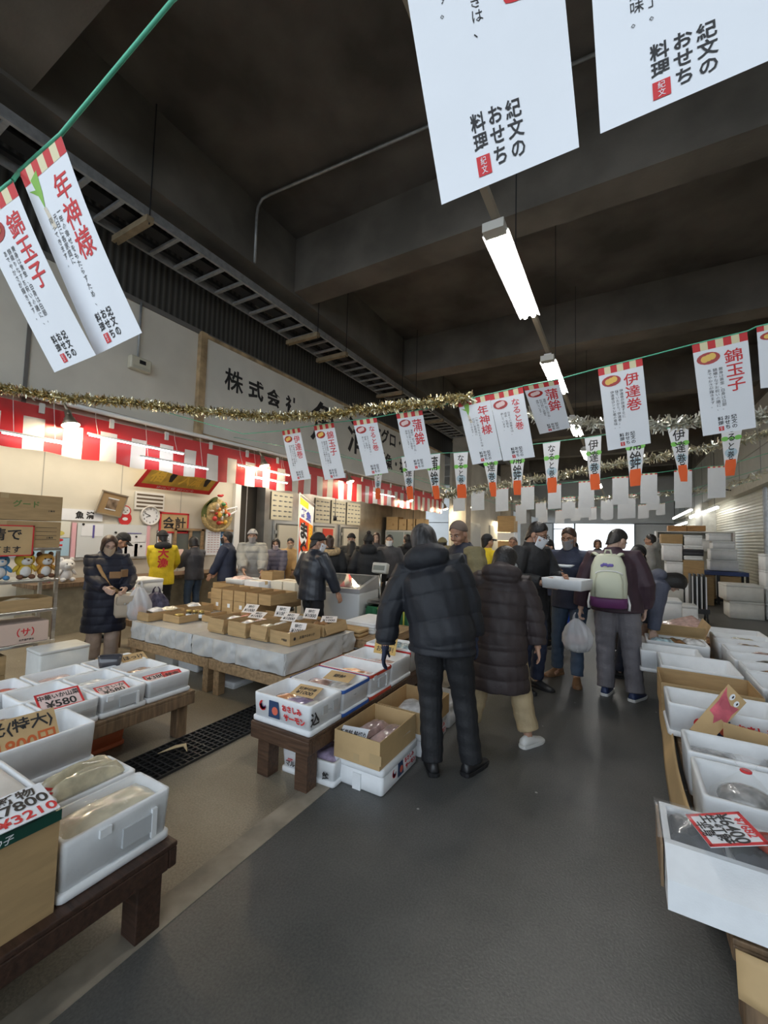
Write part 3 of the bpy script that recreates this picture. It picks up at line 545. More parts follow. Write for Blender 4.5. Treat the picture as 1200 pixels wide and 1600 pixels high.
for k in range(9):
    for j in range(4): m.bb((WX+.113, 6.0+.08*j, 1.58-.052*k), (WX+.116, 6.05+.08*j, 1.592-.052*k))
m.build('printed_lines', mat('grey_red_ink', (.45, .22, .2), .6), o, world=True)
o = sheetbox('blue_poster', 'bright blue poster with white writing behind the navy jacket man', 'poster', 6.35, 6.8, .95, 1.66, mat('deep_blue', (.06, .25, .55), .4, col2=(.1, .38, .7), scale=3)); wl_text(o, '大相撲', 6.5, 1.4, .42, M_paper, vertical=True); wl_text(o, '本日入荷', 6.7, 1.4, .42, M_paper, vertical=True, bold=0)
# service window with frame, counter
o = struct(MB().bb((WX-.01, 5.3, 1.0), (WX+.02, 5.9, 1.62)).build('window_2', mat('dark_pane', (.14, .16, .15), .12)))
t = MB(); [t.bb(a, b) for a, b in (((WX, 5.26, .95), (WX+.06, 5.3, 1.66)), ((WX, 5.6, .95), (WX+.05, 5.66, 1.62)), ((WX, 5.88, .95), (WX+.06, 5.94, 1.66)), ((WX, 5.26, 1.62), (WX+.06, 6.86, 1.67)))]; struct(t.build('trim_9', M_woodl))
ct = thing('counter', 'long brown counter along the stall wall behind the customers', 'counter', (-7.6, 4.6, 0)); MB().bb((-.36, -1.9, .72), (.34, 2.1, .78)).build('worktop', M_wood, ct); MB().bb((-.34, -1.85, 0), (.25, 2.0, .72)).build('body', mat('counter_front', (.30, .26, .18), .7, var=.15), ct)
# kitchen doors, posters of fish
for (y0, y1, lb) in ((8.05, 9.3, 'first stainless fridge door behind the masked shoppers'), (9.6, 10.75, 'second stainless fridge door, right of the tall flag'), (11.0, 12.1, 'third stainless fridge door beside the box shelf')):
    o = thing('cold_room_door', lb, 'fridge door', (-7.99, (y0+y1)/2, 0), group='stainless cold room doors'); h = (y1-y0)/2
    MB().bb((0, -h, .1), (.05, h, 1.95)).build('frame', M_steel, o); MB().bb((.05, -h+.07, .12), (.06, h-.07, 1.88)).build('gasket', mat('dark_gasket', (.08, .08, .075), .6), o)
    MB().bb((.055, -h+.11, .15), (.12, h-.11, 1.84)).build('leaf', mat('door_leaf', (.60, .56, .46), .4, .3), o); MB().bb((.12, h-.25, .9), (.16, h-.2, 1.15)).build('handle', M_steel, o)
    m = MB(); [m.bb((.06, -h+.02, z), (.09, -h+.1, z+.1)) for z in (.4, 1.6)]; m.build('hinges', M_steel, o)
for k, (y0, y1, lb) in enumerate(((7.95, 8.75, 'fish species chart at the left end above the fridge doors'), (9.75, 10.45, 'fish species chart right of the tall flag'), (10.55, 11.3, 'fish species chart in the middle above the fridge'), (11.4, 12.2, 'rightmost fish species chart above the fridge'))):
    o = sheetbox('fish_chart', lb, 'poster', y0, y1, 1.98, 2.72, mat('chart_paper', (.62, .58, .44), .35), x=-7.98, group='fish species charts'); m = MB(); fn = lambda x, y, e=0: Vector((-7.966+e, x, y)); rr = random.Random(k)
    for i in range(5):
        for j in range(4):
            y = y0+.1+(y1-y0-.2)*j/3+rr.uniform(-.03, .03); z = 2.08+.135*i; disc(m, fn, y, z, .06, .02, n=8); m.add([fn(y+.05, z), fn(y+.085, z+.02), fn(y+.085, z-.02)], [(0, 1, 2)])
    m.build('fish_prints', mat('fish_ink', (.13, .14, .15), .6), o, world=True)
sheetbox('red_notice', 'red notice sheet on a fridge door above the fur hood', 'notice', 10.0, 10.5, 1.5, 1.8, mat('red_sheet', (.62, .06, .03), .5), x=-7.86)
# festival flag on pole
o = thing('festival_flag', 'tall narrow festival flag in blue, orange and black on a pale pole', 'flag', (-5.4, 6.2, 0)); MB().tube([(-.06, 0, 0), (-.06, 0, 2.42)], .018, 8).build('pole', mat('pale_pole', (.45, .55, .58), .4), o, True); MB().tube([(-.06, 0, 2.4), (.36, 0, 2.15)], .008, 6).build('arm', M_white, o, True)
fn = sheet_fn([Vector((-5.43, 6.18, 2.34)), Vector((-5.08, 6.18, 2.12)), Vector((-5.1, 6.2, .72)), Vector((-5.43, 6.2, .72))], 4.0, .03)
def band(y0, y1, x0=0, x1=1, e=.001): return MB().grid(lambda u, v: fn(x0+(x1-x0)*u, y0+(y1-y0)*v, e), 3, 4)
band(0, -4, e=0).build('cloth', M_paper, o, True, world=True); band(-.02, -.35, 0, .6).build('yellow_print', mat('flag_yellow', (.85, .65, .04), .6), o, world=True); band(-1.0, -4, 0, .7).build('red_print', mat('flag_red', (.75, .08, .02), .6), o, world=True); band(-1.0, -4, .7, 1).build('orange_print', mat('flag_orange', (.9, .33, .02), .6), o, world=True)
m = MB(); disc(m, lambda x, y, e=0: fn(x, y, .0022), .32, -1.7, .3, .55); disc(m, lambda x, y, e=0: fn(x, y, .0022), .28, -3.0, .28, .5); m.build('white_print', M_paper, o, world=True)
m = MB(); text_on(m, '鮮魚', lambda x, y: fn(x, y, .002), .48, -.68, .5, False, .05, .75); m.build('blue_lettering', mat('flag_blue', (.06, .08, .42), .6), o, world=True); m = MB(); text_on(m, 'まぐろ', lambda x, y: fn(x, y, .004), .34, -2.4, 2.6, True, .05, .6); m.build('black_lettering', M_ink, o, world=True); m = MB(); text_on(m, 'おいしい', lambda x, y: fn(x, y, .003), .85, -2.3, 2.4, True, .02, .22); m.build('yellow_lettering', mat('flag_yellow'), o, world=True)
# ================================================================ tables, boxes and goods
def rr_ring(hx, hy, r, z, n=4):
    out = []
    for cx, cy, a0 in ((hx-r, hy-r, 0), (-hx+r, hy-r, 90), (-hx+r, -hy+r, 180), (hx-r, -hy+r, 270)):
        for k in range(n): a = math.radians(a0+90*k/(n-1)); out.append(Vector((cx+r*math.cos(a), cy+r*math.sin(a), z)))
    return out
def foam_box(label, x0, x1, y0, y1, z, h, rz=0, t=.028, lid=True, name='foam_box', cat='foam box', group=None, notch=None, m=None, rot=None, lidup=False, band=None):
    """open polystyrene fish box; local x/y axes centred, z from its own base"""
    w_, d_ = x1-x0, y1-y0; o = thing(name, label, cat, ((x0+x1)/2, (y0+y1)/2, z), rz, group, rot); m = m or M_foam; hx, hy = w_/2, d_/2; lz = .032 if lid else 0
    MB().loft([rr_ring(hx-.012, hy-.012, .018, lz), rr_ring(hx-.004, hy-.004, .02, h-.02), rr_ring(hx-.004, hy-.004, .02, h-.004), rr_ring(hx-.008, hy-.008, .018, h), rr_ring(hx-t+.008, hy-t+.008, .02, h), rr_ring(hx-t+.004, hy-t+.004, .02, h-.012), rr_ring(hx-t, hy-t, .022, h-.014), rr_ring(hx-t-.006, hy-t-.006, .025, lz+.03)]).build('body', m, o, True)
    if lid: MB().loft([rr_ring(hx-.006, hy-.006, .02, 0), rr_ring(hx, hy, .022, .006), rr_ring(hx, hy, .022, .028), rr_ring(hx-.006, hy-.006, .02, .034)]).build('base_lid', m, o, True)
    if lidup: MB().loft([rr_ring(hx-.004, hy-.004, .02, h+.001), rr_ring(hx+.002, hy+.002, .022, h+.006), rr_ring(hx+.002, hy+.002, .022, h+.03), rr_ring(hx-.004, hy-.004, .02, h+.036)]).build('lid', m, o, True)
    if notch:   # hand holes on +x long side: flat slabs, recess shade painted as grey
        g = MB(); g.box((hx-.004, notch, h*.52), (.012, .11, .07)); g.build('hand_hole', mat('foam_recess_shade', (.50, .52, .54), .7), o)
        MB().box((hx-.001, notch+.065, h*.5), (.012, .02, h*.55)).build('corner_strap', m, o)
        k = MB(); k.box((hx+.0, notch-.12, h-.03), (.012, .04, .03)).build('clip_notch', m, o)
    if band:
        for zz in (.012, h-.012): MB().loft([rr_ring(hx+.003, hy+.003, .022, zz-.012), rr_ring(hx+.005, hy+.005, .022, zz), rr_ring(hx+.003, hy+.003, .022, zz+.012)], cap=False).build('coloured_band', band, o, True)
    o['h'] = h; o['w'] = w_; o['dd'] = d_; return o
def closed_foam(label, x0, x1, y0, y1, z, h, rz=0, m=None, group=None, rot=None, name='foam_box', mark=None, lidh=.05):
    w_, d_ = x1-x0, y1-y0; o = thing(name, label, 'foam box', ((x0+x1)/2, (y0+y1)/2, z), rz, group, rot); m = m or M_foam; hx, hy = w_/2, d_/2
    MB().loft([rr_ring(hx-.012, hy-.012, .02, 0), rr_ring(hx-.004, hy-.004, .022, .01), rr_ring(hx-.004, hy-.004, .022, h-lidh)]).build('body', m, o, True)
    MB().loft([rr_ring(hx-.004, hy-.004, .02, h-lidh+.001), rr_ring(hx, hy, .022, h-lidh+.006), rr_ring(hx, hy, .022, h-.006), rr_ring(hx-.008, hy-.008, .02, h)]).build('lid', m, o, True)
    if mark: mark(o, w_, d_, h)
    return o
def card_box(label, x0, x1, y0, y1, z, h, rz=0, flaps=(), rot=None, group=None, m=None, text=None, tape=False, name='cardboard_box', closed=False):
    w_, d_ = x1-x0, y1-y0; o = thing(name, label, 'cardboard box', ((x0+x1)/2, (y0+y1)/2, z), rz, group, rot); hx, hy = w_/2, d_/2; m = m or M_card; t = .006
    if closed:
        MB().box((0, 0, h/2), (w_, d_, h)).build('body', m, o, bevel=.004)
        k = MB(); k.bb((-hx, -.002, h), (hx, .002, h+.0015)); k.build('seam', M_cardin, o); k = MB(); k.bb((-hx-.001, -.03, h-.05), (-hx, .03, h+.001)); k.bb((hx, -.03, h-.05), (hx+.001, .03, h+.001)); k.bb((-hx, -.03, h), (hx, .03, h+.001)); k.build('packing_tape', mat('brown_tape', (.50, .36, .19), .3), o)
    else:
        MB().loft([[Vector((sx*(hx-i), sy*(hy-i), zz)) for sx, sy in ((1, 1), (-1, 1), (-1, -1), (1, -1))] for i, zz in ((0, 0), (0, h), (t, h), (t, .006))]).build('body', m, o)
        for s, a, L in flaps:     # side, angle below horizontal, length
            ca, sa = math.cos(a)*L, -math.sin(a)*L; q = {'S': ((-hx, -hy), (hx, -hy), (0, -1)), 'N': ((hx, hy), (-hx, hy), (0, 1)), 'E': ((hx, -hy), (hx, hy), (1, 0)), 'W': ((-hx, hy), (-hx, -hy), (-1, 0))}[s]
            p0, p1 = Vector((*q[0], h)), Vector((*q[1], h)); dv = Vector((q[2][0]*ca, q[2][1]*ca, sa)); ex = (p1-p0)*.02
            MB().add([p0, p1, p1+dv-ex, p0+dv+ex], [(0, 1, 2, 3)]).build('flap', m, o, solid=.005)
    if tape: k = MB(); k.bb((-hx*.12, -hy-.001, h*.1), (hx*.12, -hy, h*.35)); k.build('packing_tape', mat('brown_tape', (.50, .36, .19), .3), o)
    if text:
        for side, s, cx, cz, hh, mm in text:
            k = MB(); fr = {'S': plane_fn((0, -hy, 0), (1, 0, 0), (0, 0, 1)), 'E': plane_fn((hx, 0, 0), (0, 1, 0), (0, 0, 1)), 'N': plane_fn((0, hy, 0), (-1, 0, 0), (0, 0, 1)), 'W': plane_fn((-hx, 0, 0), (0, -1, 0), (0, 0, 1))}[side]
            text_on(k, s, fr, cx, cz, hh, bold=.02); k.build('lettering', mm, o)
    return o
def lettering(o, side, items, m, hx, hy, name='lettering', n=.003, skew=0, bold=.03):
    k = MB(); fr = {'S': plane_fn((0, -hy, 0), (1, 0, 0), (0, 0, 1), n), 'E': plane_fn((hx, 0, 0), (0, 1, 0), (0, 0, 1), n)}[side]
    for s, cx, cz, hh in items: text_on(k, s, fr, cx, cz, hh, bold=bold, skew=skew)
    return k.build(name, m, o)
M_navy = mat('navy_print', (.03, .06, .14), .5); M_salm = mat('salmon_print', (.75, .16, .10), .5); M_purp = mat('purple_print', (.18, .06, .22), .5)
def salmon_mark(o, side, hx, hy, cx, cz, s=1.0):
    """round crest, dark picture and red brush lettering printed on a salmon box"""
    fr = {'S': plane_fn((0, -hy, 0), (1, 0, 0), (0, 0, 1), .002), 'E': plane_fn((hx, 0, 0), (0, 1, 0), (0, 0, 1), .002)}[side]
    def crescent(m, r0, a0, a1, off, e): n = 12; m.add([fr(cx-.155*s+r0*s*math.cos(a0+(a1-a0)*k/n), cz+.01*s+r0*s*math.sin(a0+(a1-a0)*k/n)) for k in range(n+1)] + [fr(cx-.155*s+off*s+r0*.62*s*math.cos(a0+(a1-a0)*k/n), cz+.02*s+r0*.62*s*math.sin(a0+(a1-a0)*k/n)) for k in range(n, -1, -1)], [(k, k+1, 2*n-k, 2*n+1-k) for k in range(n)])
    m = MB(); crescent(m, .033, 2.0, 5.6, .008, 0); m.build('crest', M_red, o); m = MB(); crescent(m, .026, 3.0, 6.2, .006, 0); m.build('crest_inner', M_purp, o)
    m = MB(); m.add([fr(cx+x*s, cz+y*s) for x, y in ((-.10, -.05), (.0, -.05), (-.02, .055), (-.10, .055))], [(0, 1, 2, 3)]); m.build('dark_picture', M_navy, o)
    m = MB(); f2 = lambda x, y, e=0: fr(x, y) + (fr(0, 0)-Vector((0, -hy, 0) if side == 'S' else (hx, 0, 0)))*.6; disc(m, f2, cx-.045*s, cz-.005*s, .026*s, .026*s); m.build('salmon_picture', M_salm, o)
    m = MB(); text_on(m, 'おさしみ', fr, cx+.095*s, cz+.03*s, .040*s, bold=.05, skew=-.25); text_on(m, 'サーモン', fr, cx+.12*s, cz-.025*s, .042*s, bold=.05, skew=-.25); m.build('red_lettering', M_red, o)
def card(label, p, w_, h_, rz, tilt, lines, m=None, border=None, name='price_card', roll=0, thick=.003):
    """price card: local x right, y up its face; tilt 0 = lying flat, 90 = upright"""
    o = thing(name, label, 'price card', p, rot=(math.radians(tilt), math.radians(roll), rz)); MB().bb((-w_/2, -h_/2, -thick), (w_/2, h_/2, 0)).build('sheet', m or M_paper, o)
    if border: k = MB(); b = .012; [k.bb(*q) for q in (((-w_/2, h_/2-b, -.001), (w_/2, h_/2, .001)), ((-w_/2, -h_/2, -.001), (w_/2, -h_/2+b, .001)), ((-w_/2, -h_/2, -.001), (-w_/2+b, h_/2, .001)), ((w_/2-b, -h_/2, -.001), (w_/2, h_/2, .001)))]; k.build('border', border, o)
    fr = plane_fn((0, 0, 0), (1, 0, 0), (0, 1, 0), .0015)
    for s, cx, cy, hh, mm in lines: k = MB(); text_on(k, s, fr, cx*w_, cy*h_, hh, bold=.02, wmax=w_*.92); k.build('lettering', mm, o)
    return o
FISHM = dict(orange=mat('salmon_pack', (.62, .27, .12), .25, var=.3, scale=18, coat=.8), pink=mat('pink_pack', (.62, .42, .38), .25, var=.25, scale=18, coat=.8), white=mat('white_pack', (.70, .70, .70), .25, var=.25, scale=16, coat=.8, bump=.4), grey=mat('grey_pack', (.22, .21, .20), .22, var=.6, scale=22, coat=.9, bump=.4), brown=mat('brown_pack', (.28, .15, .07), .25, var=.4, scale=20, coat=.8), cream=mat('cream_pack', (.62, .56, .40), .25, var=.25, scale=14, coat=.8, bump=.4), green=mat('green_pack', (.40, .62, .45), .3, var=.4, scale=16, coat=.8), red=mat('red_pack', (.62, .08, .05), .28, var=.3, scale=16, coat=.8), lilac=mat('lilac_pack', (.42, .34, .50), .25, var=.4, scale=16, coat=.8), blue=mat('blue_print_pack', (.45, .62, .80), .25, var=.5, scale=25, coat=.8), black=mat('black_pack', (.04, .04, .045), .25, var=.5, scale=10, coat=.8))
def pack(label, x, y, z, w_, d_, h_, rz, m, group=None, rot=None, seed=0, name='fish_pack', cat='packet', seal=True):
    o = thing(name, label, cat, (x, y, z), rz, group, rot); r = random.Random(seed+int(x*997)+int(y*331)); ph = [r.uniform(0, 6) for _ in range(4)]; fl = lambda q: math.copysign(abs(q)**.8, q)
    def P(u, v, s):
        a, b = 2*u-1, 2*v-1; e = max(0, (1-abs(a)**3)*(1-abs(b)**3)); zz = h_*(.5+.5*s*e**.6) + s*e*h_*.12*math.sin(5*a+ph[0])*math.sin(4*b+ph[1])
        return Vector((a*w_/2*(1-.05*abs(b)), b*d_/2*(1-.05*abs(a)), max(zz, 0) if s > 0 else max(0, h_*.5-h_*.5*e**.3)))
    b = MB(); b.grid(lambda u, v: P(u, v, 1), 10, 8); b.grid(lambda u, v: P(1-u, v, -1), 10, 8); b.build('packet', FISHM[m] if isinstance(m, str) else m, o, True)
    if seal: MB().bb((w_/2-.01, -d_/2*.92, h_*.47), (w_/2+.025, d_/2*.92, h_*.5)).build('sealed_edge', M_film, o)
    return o
def table(label, x0, x1, y0, y1, z, m, leg=.085, ap=.07, legs=None, name='wooden_table', top=.02):
    o = thing(name, label, 'table', ((x0+x1)/2, (y0+y1)/2, 0)); hx, hy = (x1-x0)/2, (y1-y0)/2
    MB().bb((-hx, -hy, z-top), (hx, hy, z)).build('top', m, o, bevel=.004)
    for a, b in (((-hx, -hy, z-top-ap), (hx, -hy+.035, z-top)), ((-hx, hy-.035, z-top-ap), (hx, hy, z-top)), ((-hx, -hy+.035, z-top-ap), (-hx+.035, hy-.035, z-top)), ((hx-.035, -hy+.035, z-top-ap), (hx, hy-.035, z-top))): MB().bb(a, b).build('apron', m, o, bevel=.006)
    for sx, sy in legs or ((-1, -1), (1, -1), (1, 1), (-1, 1)): MB().box((sx*(hx-.036-leg/2), sy*(hy-.036-leg/2), (z-top)/2), (leg, leg, z-top)).build('leg', m, o, bevel=.005)
    return o
# ---- front left table
table('dark brown low table at the lower left corner of the picture', -2.95, -1.60, -.55, 1.15, .33, M_wooddk, ap=.075, leg=.10)
b = foam_box('bluish white foam box at the corner of the dark table, film over its top', -1.885, -1.645, .745, 1.145, .33, .20, notch=.06); 
tag(MB().grid(lambda u, v: Vector((-1.875+.22*u, .755+.38*v, .531+.006*math.sin(9*u+4*v)*math.sin(7*v)+.012*math.sin(math.pi*u)*math.sin(3*v))), 14, 18).build('film_cover', M_film, None, True), 'crinkled clear film stretched over the corner foam box', 'film')
pack('long cream fish pack under film in the corner foam box', -1.765, .945, .478, .17, .34, .05, 0, 'cream')
b = foam_box('foam box with bagged cream fish, second from the dark table corner', -2.14, -1.895, .745, 1.145, .33, .20, lid=False)
for k in range(2): pack('wavy cream fish pack standing in the second foam box', -2.065+.075*k, .98, .455, .066, .31, .12, 0, 'cream', group='cream fish packs in the second foam box')
card('small pink price card in front of the bagged cream fish', (-2.02, .80, .535), .12, .10, math.radians(28), 20, [('¥8', 0, 0, .05, M_ink)], mat('pink_card', (.80, .62, .60), .6), M_red)
b = card_box('large brown cardboard box with green band at the left picture edge', -2.14, -1.645, .10, .735, .33, .295)
MB().bb((-.25, -.32, .295), (.252, .32, .33)).build('green_band', mat('dark_green_band', (.01, .07, .05), .4), b)
m = MB(); text_on(m, '味数の子', plane_fn((.252, 0, 0), (0, 1, 0), (0, 0, 1)), .14, .3125, .026, skew=.2); m.build('white_lettering', M_paper, b)
foam_box('shallow white foam tray set on top of the green banded box', -2.14, -1.645, .10, .735, .662, .028, lid=False, name='foam_tray')
card('white price card with big black digits lying on the shallow foam tray', at(28, 1262, z=.70), .17, .17, math.radians(88), 8, [('新物', .05, .32, .05, M_ink), ('K7800', 0, .02, .05, M_ink), ('¥3210', .05, -.32, .045, M_red)])
b = foam_box('deep white foam box with a brown price board leaning in it', -2.86, -2.515, .62, 1.275, .33, .215)
card('brown price board with black characters and red 1800 in the deep foam box', at(22, 1152, z=.55), .36, .20, math.radians(86), 48, [('目光(特大)', 0, .24, .085, M_ink), ('1K1800円', .0, -.24, .085, mat('orange_red_ink', (.55, .12, .03), .6))], M_tan)
# ---- second left table
table('worn low table carrying three rows of white foam boxes at left', -4.02, -2.97, .2, 2.22, .34, M_wood, ap=.08)
bx = [('corner foam box of the left table, nearest the drain grate', -3.285, -3.0, 1.85, 2.2), ('foam box with a hand hole, second along the left table front', -3.285, -3.0, 1.535, 1.845), ('foam box with green bags, third along the left table front', -3.285, -3.0, 1.22, 1.53), ('foam box fourth along the left table front, partly behind the brown board', -3.285, -3.0, .89, 1.215),
      ('foam box behind the corner box on the left table', -3.585, -3.295, 1.87, 2.2), ('foam box in the middle row behind the hand hole box', -3.585, -3.295, 1.54, 1.86), ('foam box in the middle row, left', -3.585, -3.295, 1.2, 1.53),
      ('foam box in the back row holding a black pouch and brown board', -3.9, -3.595, 1.8, 2.2), ('foam box in the back row with pale pink packs', -3.9, -3.595, 1.4, 1.79), ('foam box in the back row with a red bag', -3.9, -3.595, 1.0, 1.39)]
for k, (lb, *q) in enumerate(bx): foam_box(lb, *q, .34, .155, notch=.0 if k != 1 else .02)
for lb, x, y, mm in (('white fish bag in the corner foam box of the left table', -3.15, 2.05, 'white'), ('pale bag in the hand hole foam box', -3.17, 1.72, 'white'), ('green and white bag in the third foam box', -3.12, 1.42, 'green'), ('brown fish bag in the fourth foam box', -3.15, 1.05, 'brown'), ('brown pack in the box behind the corner box', -3.43, 2.05, 'brown'), ('white bag in the middle row box', -3.43, 1.7, 'white'), ('white bag in the back row box with the black pouch', -3.75, 2.02, 'white'), ('pale pink bag in the back row box', -3.75, 1.6, 'pink'), ('red bag in the back row box', -3.72, 1.26, 'red'), ('white printed bag before the red bag', -3.70, 1.12, 'white')): pack(lb, x, y, .415, .2, .2, .05, rnd.uniform(-.4, .4), mm)
M_pinkc = mat('pink_card', (.80, .62, .60), .6)
for lb, p, w_, h_, rz, ti, ln, mm in (('pink price card with two slips in the corner foam box', (-3.12, 1.98, .475), .16, .11, 1.5, 14, [('¥380', 0, .1, .05, M_ink)], M_pinkc), ('red printed card beside the pink card in the corner box', (-3.10, 2.10, .475), .14, .10, 1.35, 16, [('特売', 0, 0, .05, M_ink)], mat('red_card', (.62, .10, .10), .6)), ('pink price card in the hand hole foam box', (-3.13, 1.67, .482), .2, .13, 1.5, 14, [('さきいか', 0, .2, .04, M_ink), ('¥580', 0, -.2, .05, M_ink)], M_pinkc),
                              ('pink price card reading 580 in the third foam box', (-3.15, 1.36, .505), .24, .15, 1.5, 30, [('中華いか山菜', 0, .22, .045, M_ink), ('¥580', 0, -.2, .06, M_ink)], M_pinkc)): card(lb, p, w_, h_, rz, ti, ln, mm, M_red)
card('small brown board lying on the bags in the back row box', (-3.68, 2.12, .505), .2, .1, 1.5, 25, [('ほっけ', 0, 0, .05, M_ink)], M_tan)
o = thing('black_pouch', 'black open pouch standing on the back row foam box', 'pouch', (-3.66, 1.92, .45), .9); MB().loft([rr_ring(.07, .03, .025, 0), rr_ring(.08, .04, .03, .06), rr_ring(.088, .035, .03, .12), rr_ring(.08, .028, .025, .118), rr_ring(.06, .02, .015, .02)]).build('pouch', mat('dark_clear', (.06, .06, .07), .2, coat=.6), o, True)
# things below the left tables, shelf unit
foam_box('orange printed foam box under the left table', -3.55, -3.25, 1.5, 1.85, 0, .13, m=mat('orange_foam', (.62, .16, .07), .6)); 
closed_foam('grey foam slab standing on edge before the shelf unit', -4.98, -4.56, 2.02-.16, 2.02+.16, 0, .46, rz=math.radians(88), m=M_foamgrey, lidh=.03)
sh = thing('shelf_unit', 'metal shelf unit with plush toys and boxes at the left picture edge', 'shelf unit', (-5.3, 1.6, 0))
for x in (-.18, .18):
    for y in (-.5, .5): MB().box((x, y, .685), (.03, .03, 1.36)).build('post', M_steel, sh)
for z in (1.40, 1.08, .78, .46): MB().bb((-.20, -.52, z-.03), (.20, .52, z)).build('shelf', M_steel, sh, bevel=.004)
o = card_box('closed brown carton with green lettering, upper one on the shelf unit', -5.48, -5.1, 1.15, 2.1, 1.672, .255, closed=True, text=[('E', 'グード', .17, .16, .07, mat('green_ink', (.12, .22, .06), .6)), ('E', '工業用', .38, .10, .02, M_ink)])
o = card_box('closed brown carton, lower one on the shelf unit behind the board', -5.48, -5.1, 1.15, 2.1, 1.40, .265, closed=True, text=[('E', '工業用', .38, .10, .02, M_ink)])
k = MB(); [k.bb((.19, .26, z), (.1915, .44, z+.004)) for z in (.08, .12, .16, .2)]; k.build('printed_box', M_ink, o)
o = card('red bordered cardboard sign hanging on the lower carton', (-5.085, 1.56, 1.47), .62, .30, math.radians(90), 90, [('魚清で', .05, .2, .12, M_ink), ('待ってます', .05, -.28, .07, M_ink)], M_tan, M_red, name='cardboard_sign'); o['category'] = 'sign'
def plush(label, y, body, belly, ear, x=-5.22, s=.84, z=1.086, rz=math.radians(90), patch=None):
    o = thing('plush_toy', label, 'plush toy', (x, y, z), rz); B = mat('plush_'+body[0], body[1], .9, bump=.3, bscale=120); W = mat('plush_'+belly[0], belly[1], .9, bump=.3, bscale=120); E_ = mat('plush_'+ear[0], ear[1], .9)
    MB().ell((0, 0, .085*s), (.075*s, .06*s, .085*s), 14, 10).build('body', B, o, True); MB().ell((0, 0, .215*s), (.095*s, .08*s, .08*s), 14, 10).build('head', B, o, True); MB().ell((0, -.035*s, .08*s), (.055*s, .04*s, .065*s), 12, 8).build('belly', W, o, True); MB().ell((0, -.055*s, .20*s), (.055*s, .04*s, .045*s), 12, 8).build('muzzle', W, o, True)
    for sx in (-1, 1):
        MB().ell((sx*.06*s, .01*s, .285*s), (.03*s, .018*s, .035*s), 10, 6).build('ear', E_, o, True); MB().ell((sx*.085*s, -.02*s, .12*s), (.022*s, .025*s, .05*s), 8, 6, Ry(sx*-.6)).build('arm', B, o, True); MB().ell((sx*.055*s, -.055*s, .025*s), (.032*s, .05*s, .028*s), 8, 6).build('foot', E_, o, True); MB().ell((sx*.03*s, -.078*s, .235*s), (.008*s, .006*s, .01*s), 8, 6).build('eye', M_blk, o, True)
    MB().ell((0, -.097*s, .212*s), (.012*s, .008*s, .009*s), 8, 6).build('nose', E_, o, True)
plush('blue and white plush bear, leftmost on the shelf unit', 1.66, ('blue', (.10, .30, .55)), ('white', (.75, .73, .70)), ('blue', (.10, .30, .55)), s=.86)
plush('yellow and white plush dog in the middle of the shelf', 1.86, ('yellow', (.75, .52, .06)), ('white', (.75, .73, .70)), ('brown', (.18, .08, .04)), s=.88)
plush('orange brown plush dog at the right end of the shelf', 2.03, ('orange', (.62, .32, .06)), ('white', (.75, .73, .70)), ('brown', (.18, .08, .04)))
plush('white plush toy on the counter behind the shelf unit', 3.18, ('white', (.75, .73, .70)), ('white', (.75, .73, .70)), ('white', (.75, .73, .70)), x=-7.45, s=1.15, z=.79); plush('small pink and lilac plush toy on the counter', 2.9, ('lilac', (.55, .45, .60)), ('white', (.75, .73, .70)), ('pinkear', (.7, .25, .3)), x=-7.45, s=.8, z=.79)
card_box('open brown tray of dark goods on the second shelf', -5.46, -5.12, 1.62, 2.08, .782, .11)
pack('dark packet lying in the open tray on the second shelf', -5.3, 1.85, .80, .2, .25, .08, .2, 'black'); pack('grey rolled bag beside the tray on the second shelf', -5.2, 1.36, .782, .24, .3, .1, .1, 'grey')
card_box('pinkish white carton with a round red emblem on the lower shelf', -5.47, -5.11, 1.2, 2.06, .462, .2, closed=True, m=mat('pinkish_carton', (.66, .50, .42), .6), text=[('E', '（サ）', .24, .11, .085, M_red), ('E', '北海道産昆布', .25, .035, .02, M_ink)])
card_box('brown carton on the floor under the shelf unit', -5.45, -5.15, 1.3, 1.75, 0, .18, closed=True); card_box('brown carton stacked on the floor carton under the shelf', -5.45, -5.15, 1.3, 1.75, .183, .18, closed=True)
# ---- drain grate and scrap
dg = thing('drain_grate', 'dark steel drain grate set in the concrete floor', 'drain grate', (-2.78, 2.9, 0)); M_grate = mat('grate_steel', (.05, .052, .055), .45, .6)
MB().bb((-.18, -1.8, .001), (.18, 1.6, .004)).build('pit_shade', mat('drain_shade', (.008, .008, .008), .9), dg)  # flat black sheet, painted shade of the drain below the bars
m = MB(); y = -1.78
while y < 1.6: m.bb((-.18, y, .004), (.18, y+.012, .018)); y += .05
m.build('cross_bars', M_grate, dg); m = MB()
for k in range(9): m.bb((-.185+.045*k, -1.8, .004), (-.177+.045*k, 1.6, .020))
m.build('long_bars', M_grate, dg)
tag(MB().tube([(-2.86, 1.86, .03), (-2.80, 1.95, .055), (-2.76, 2.0, .06), (-2.72, 1.99, .03)], [.004, .02, .022, .006], 8, .4).build('paper_scrap', mat('scrap_tan', (.62, .48, .28), .8), None, True), 'crumpled tan scrap lying on the drain grate', 'scrap')
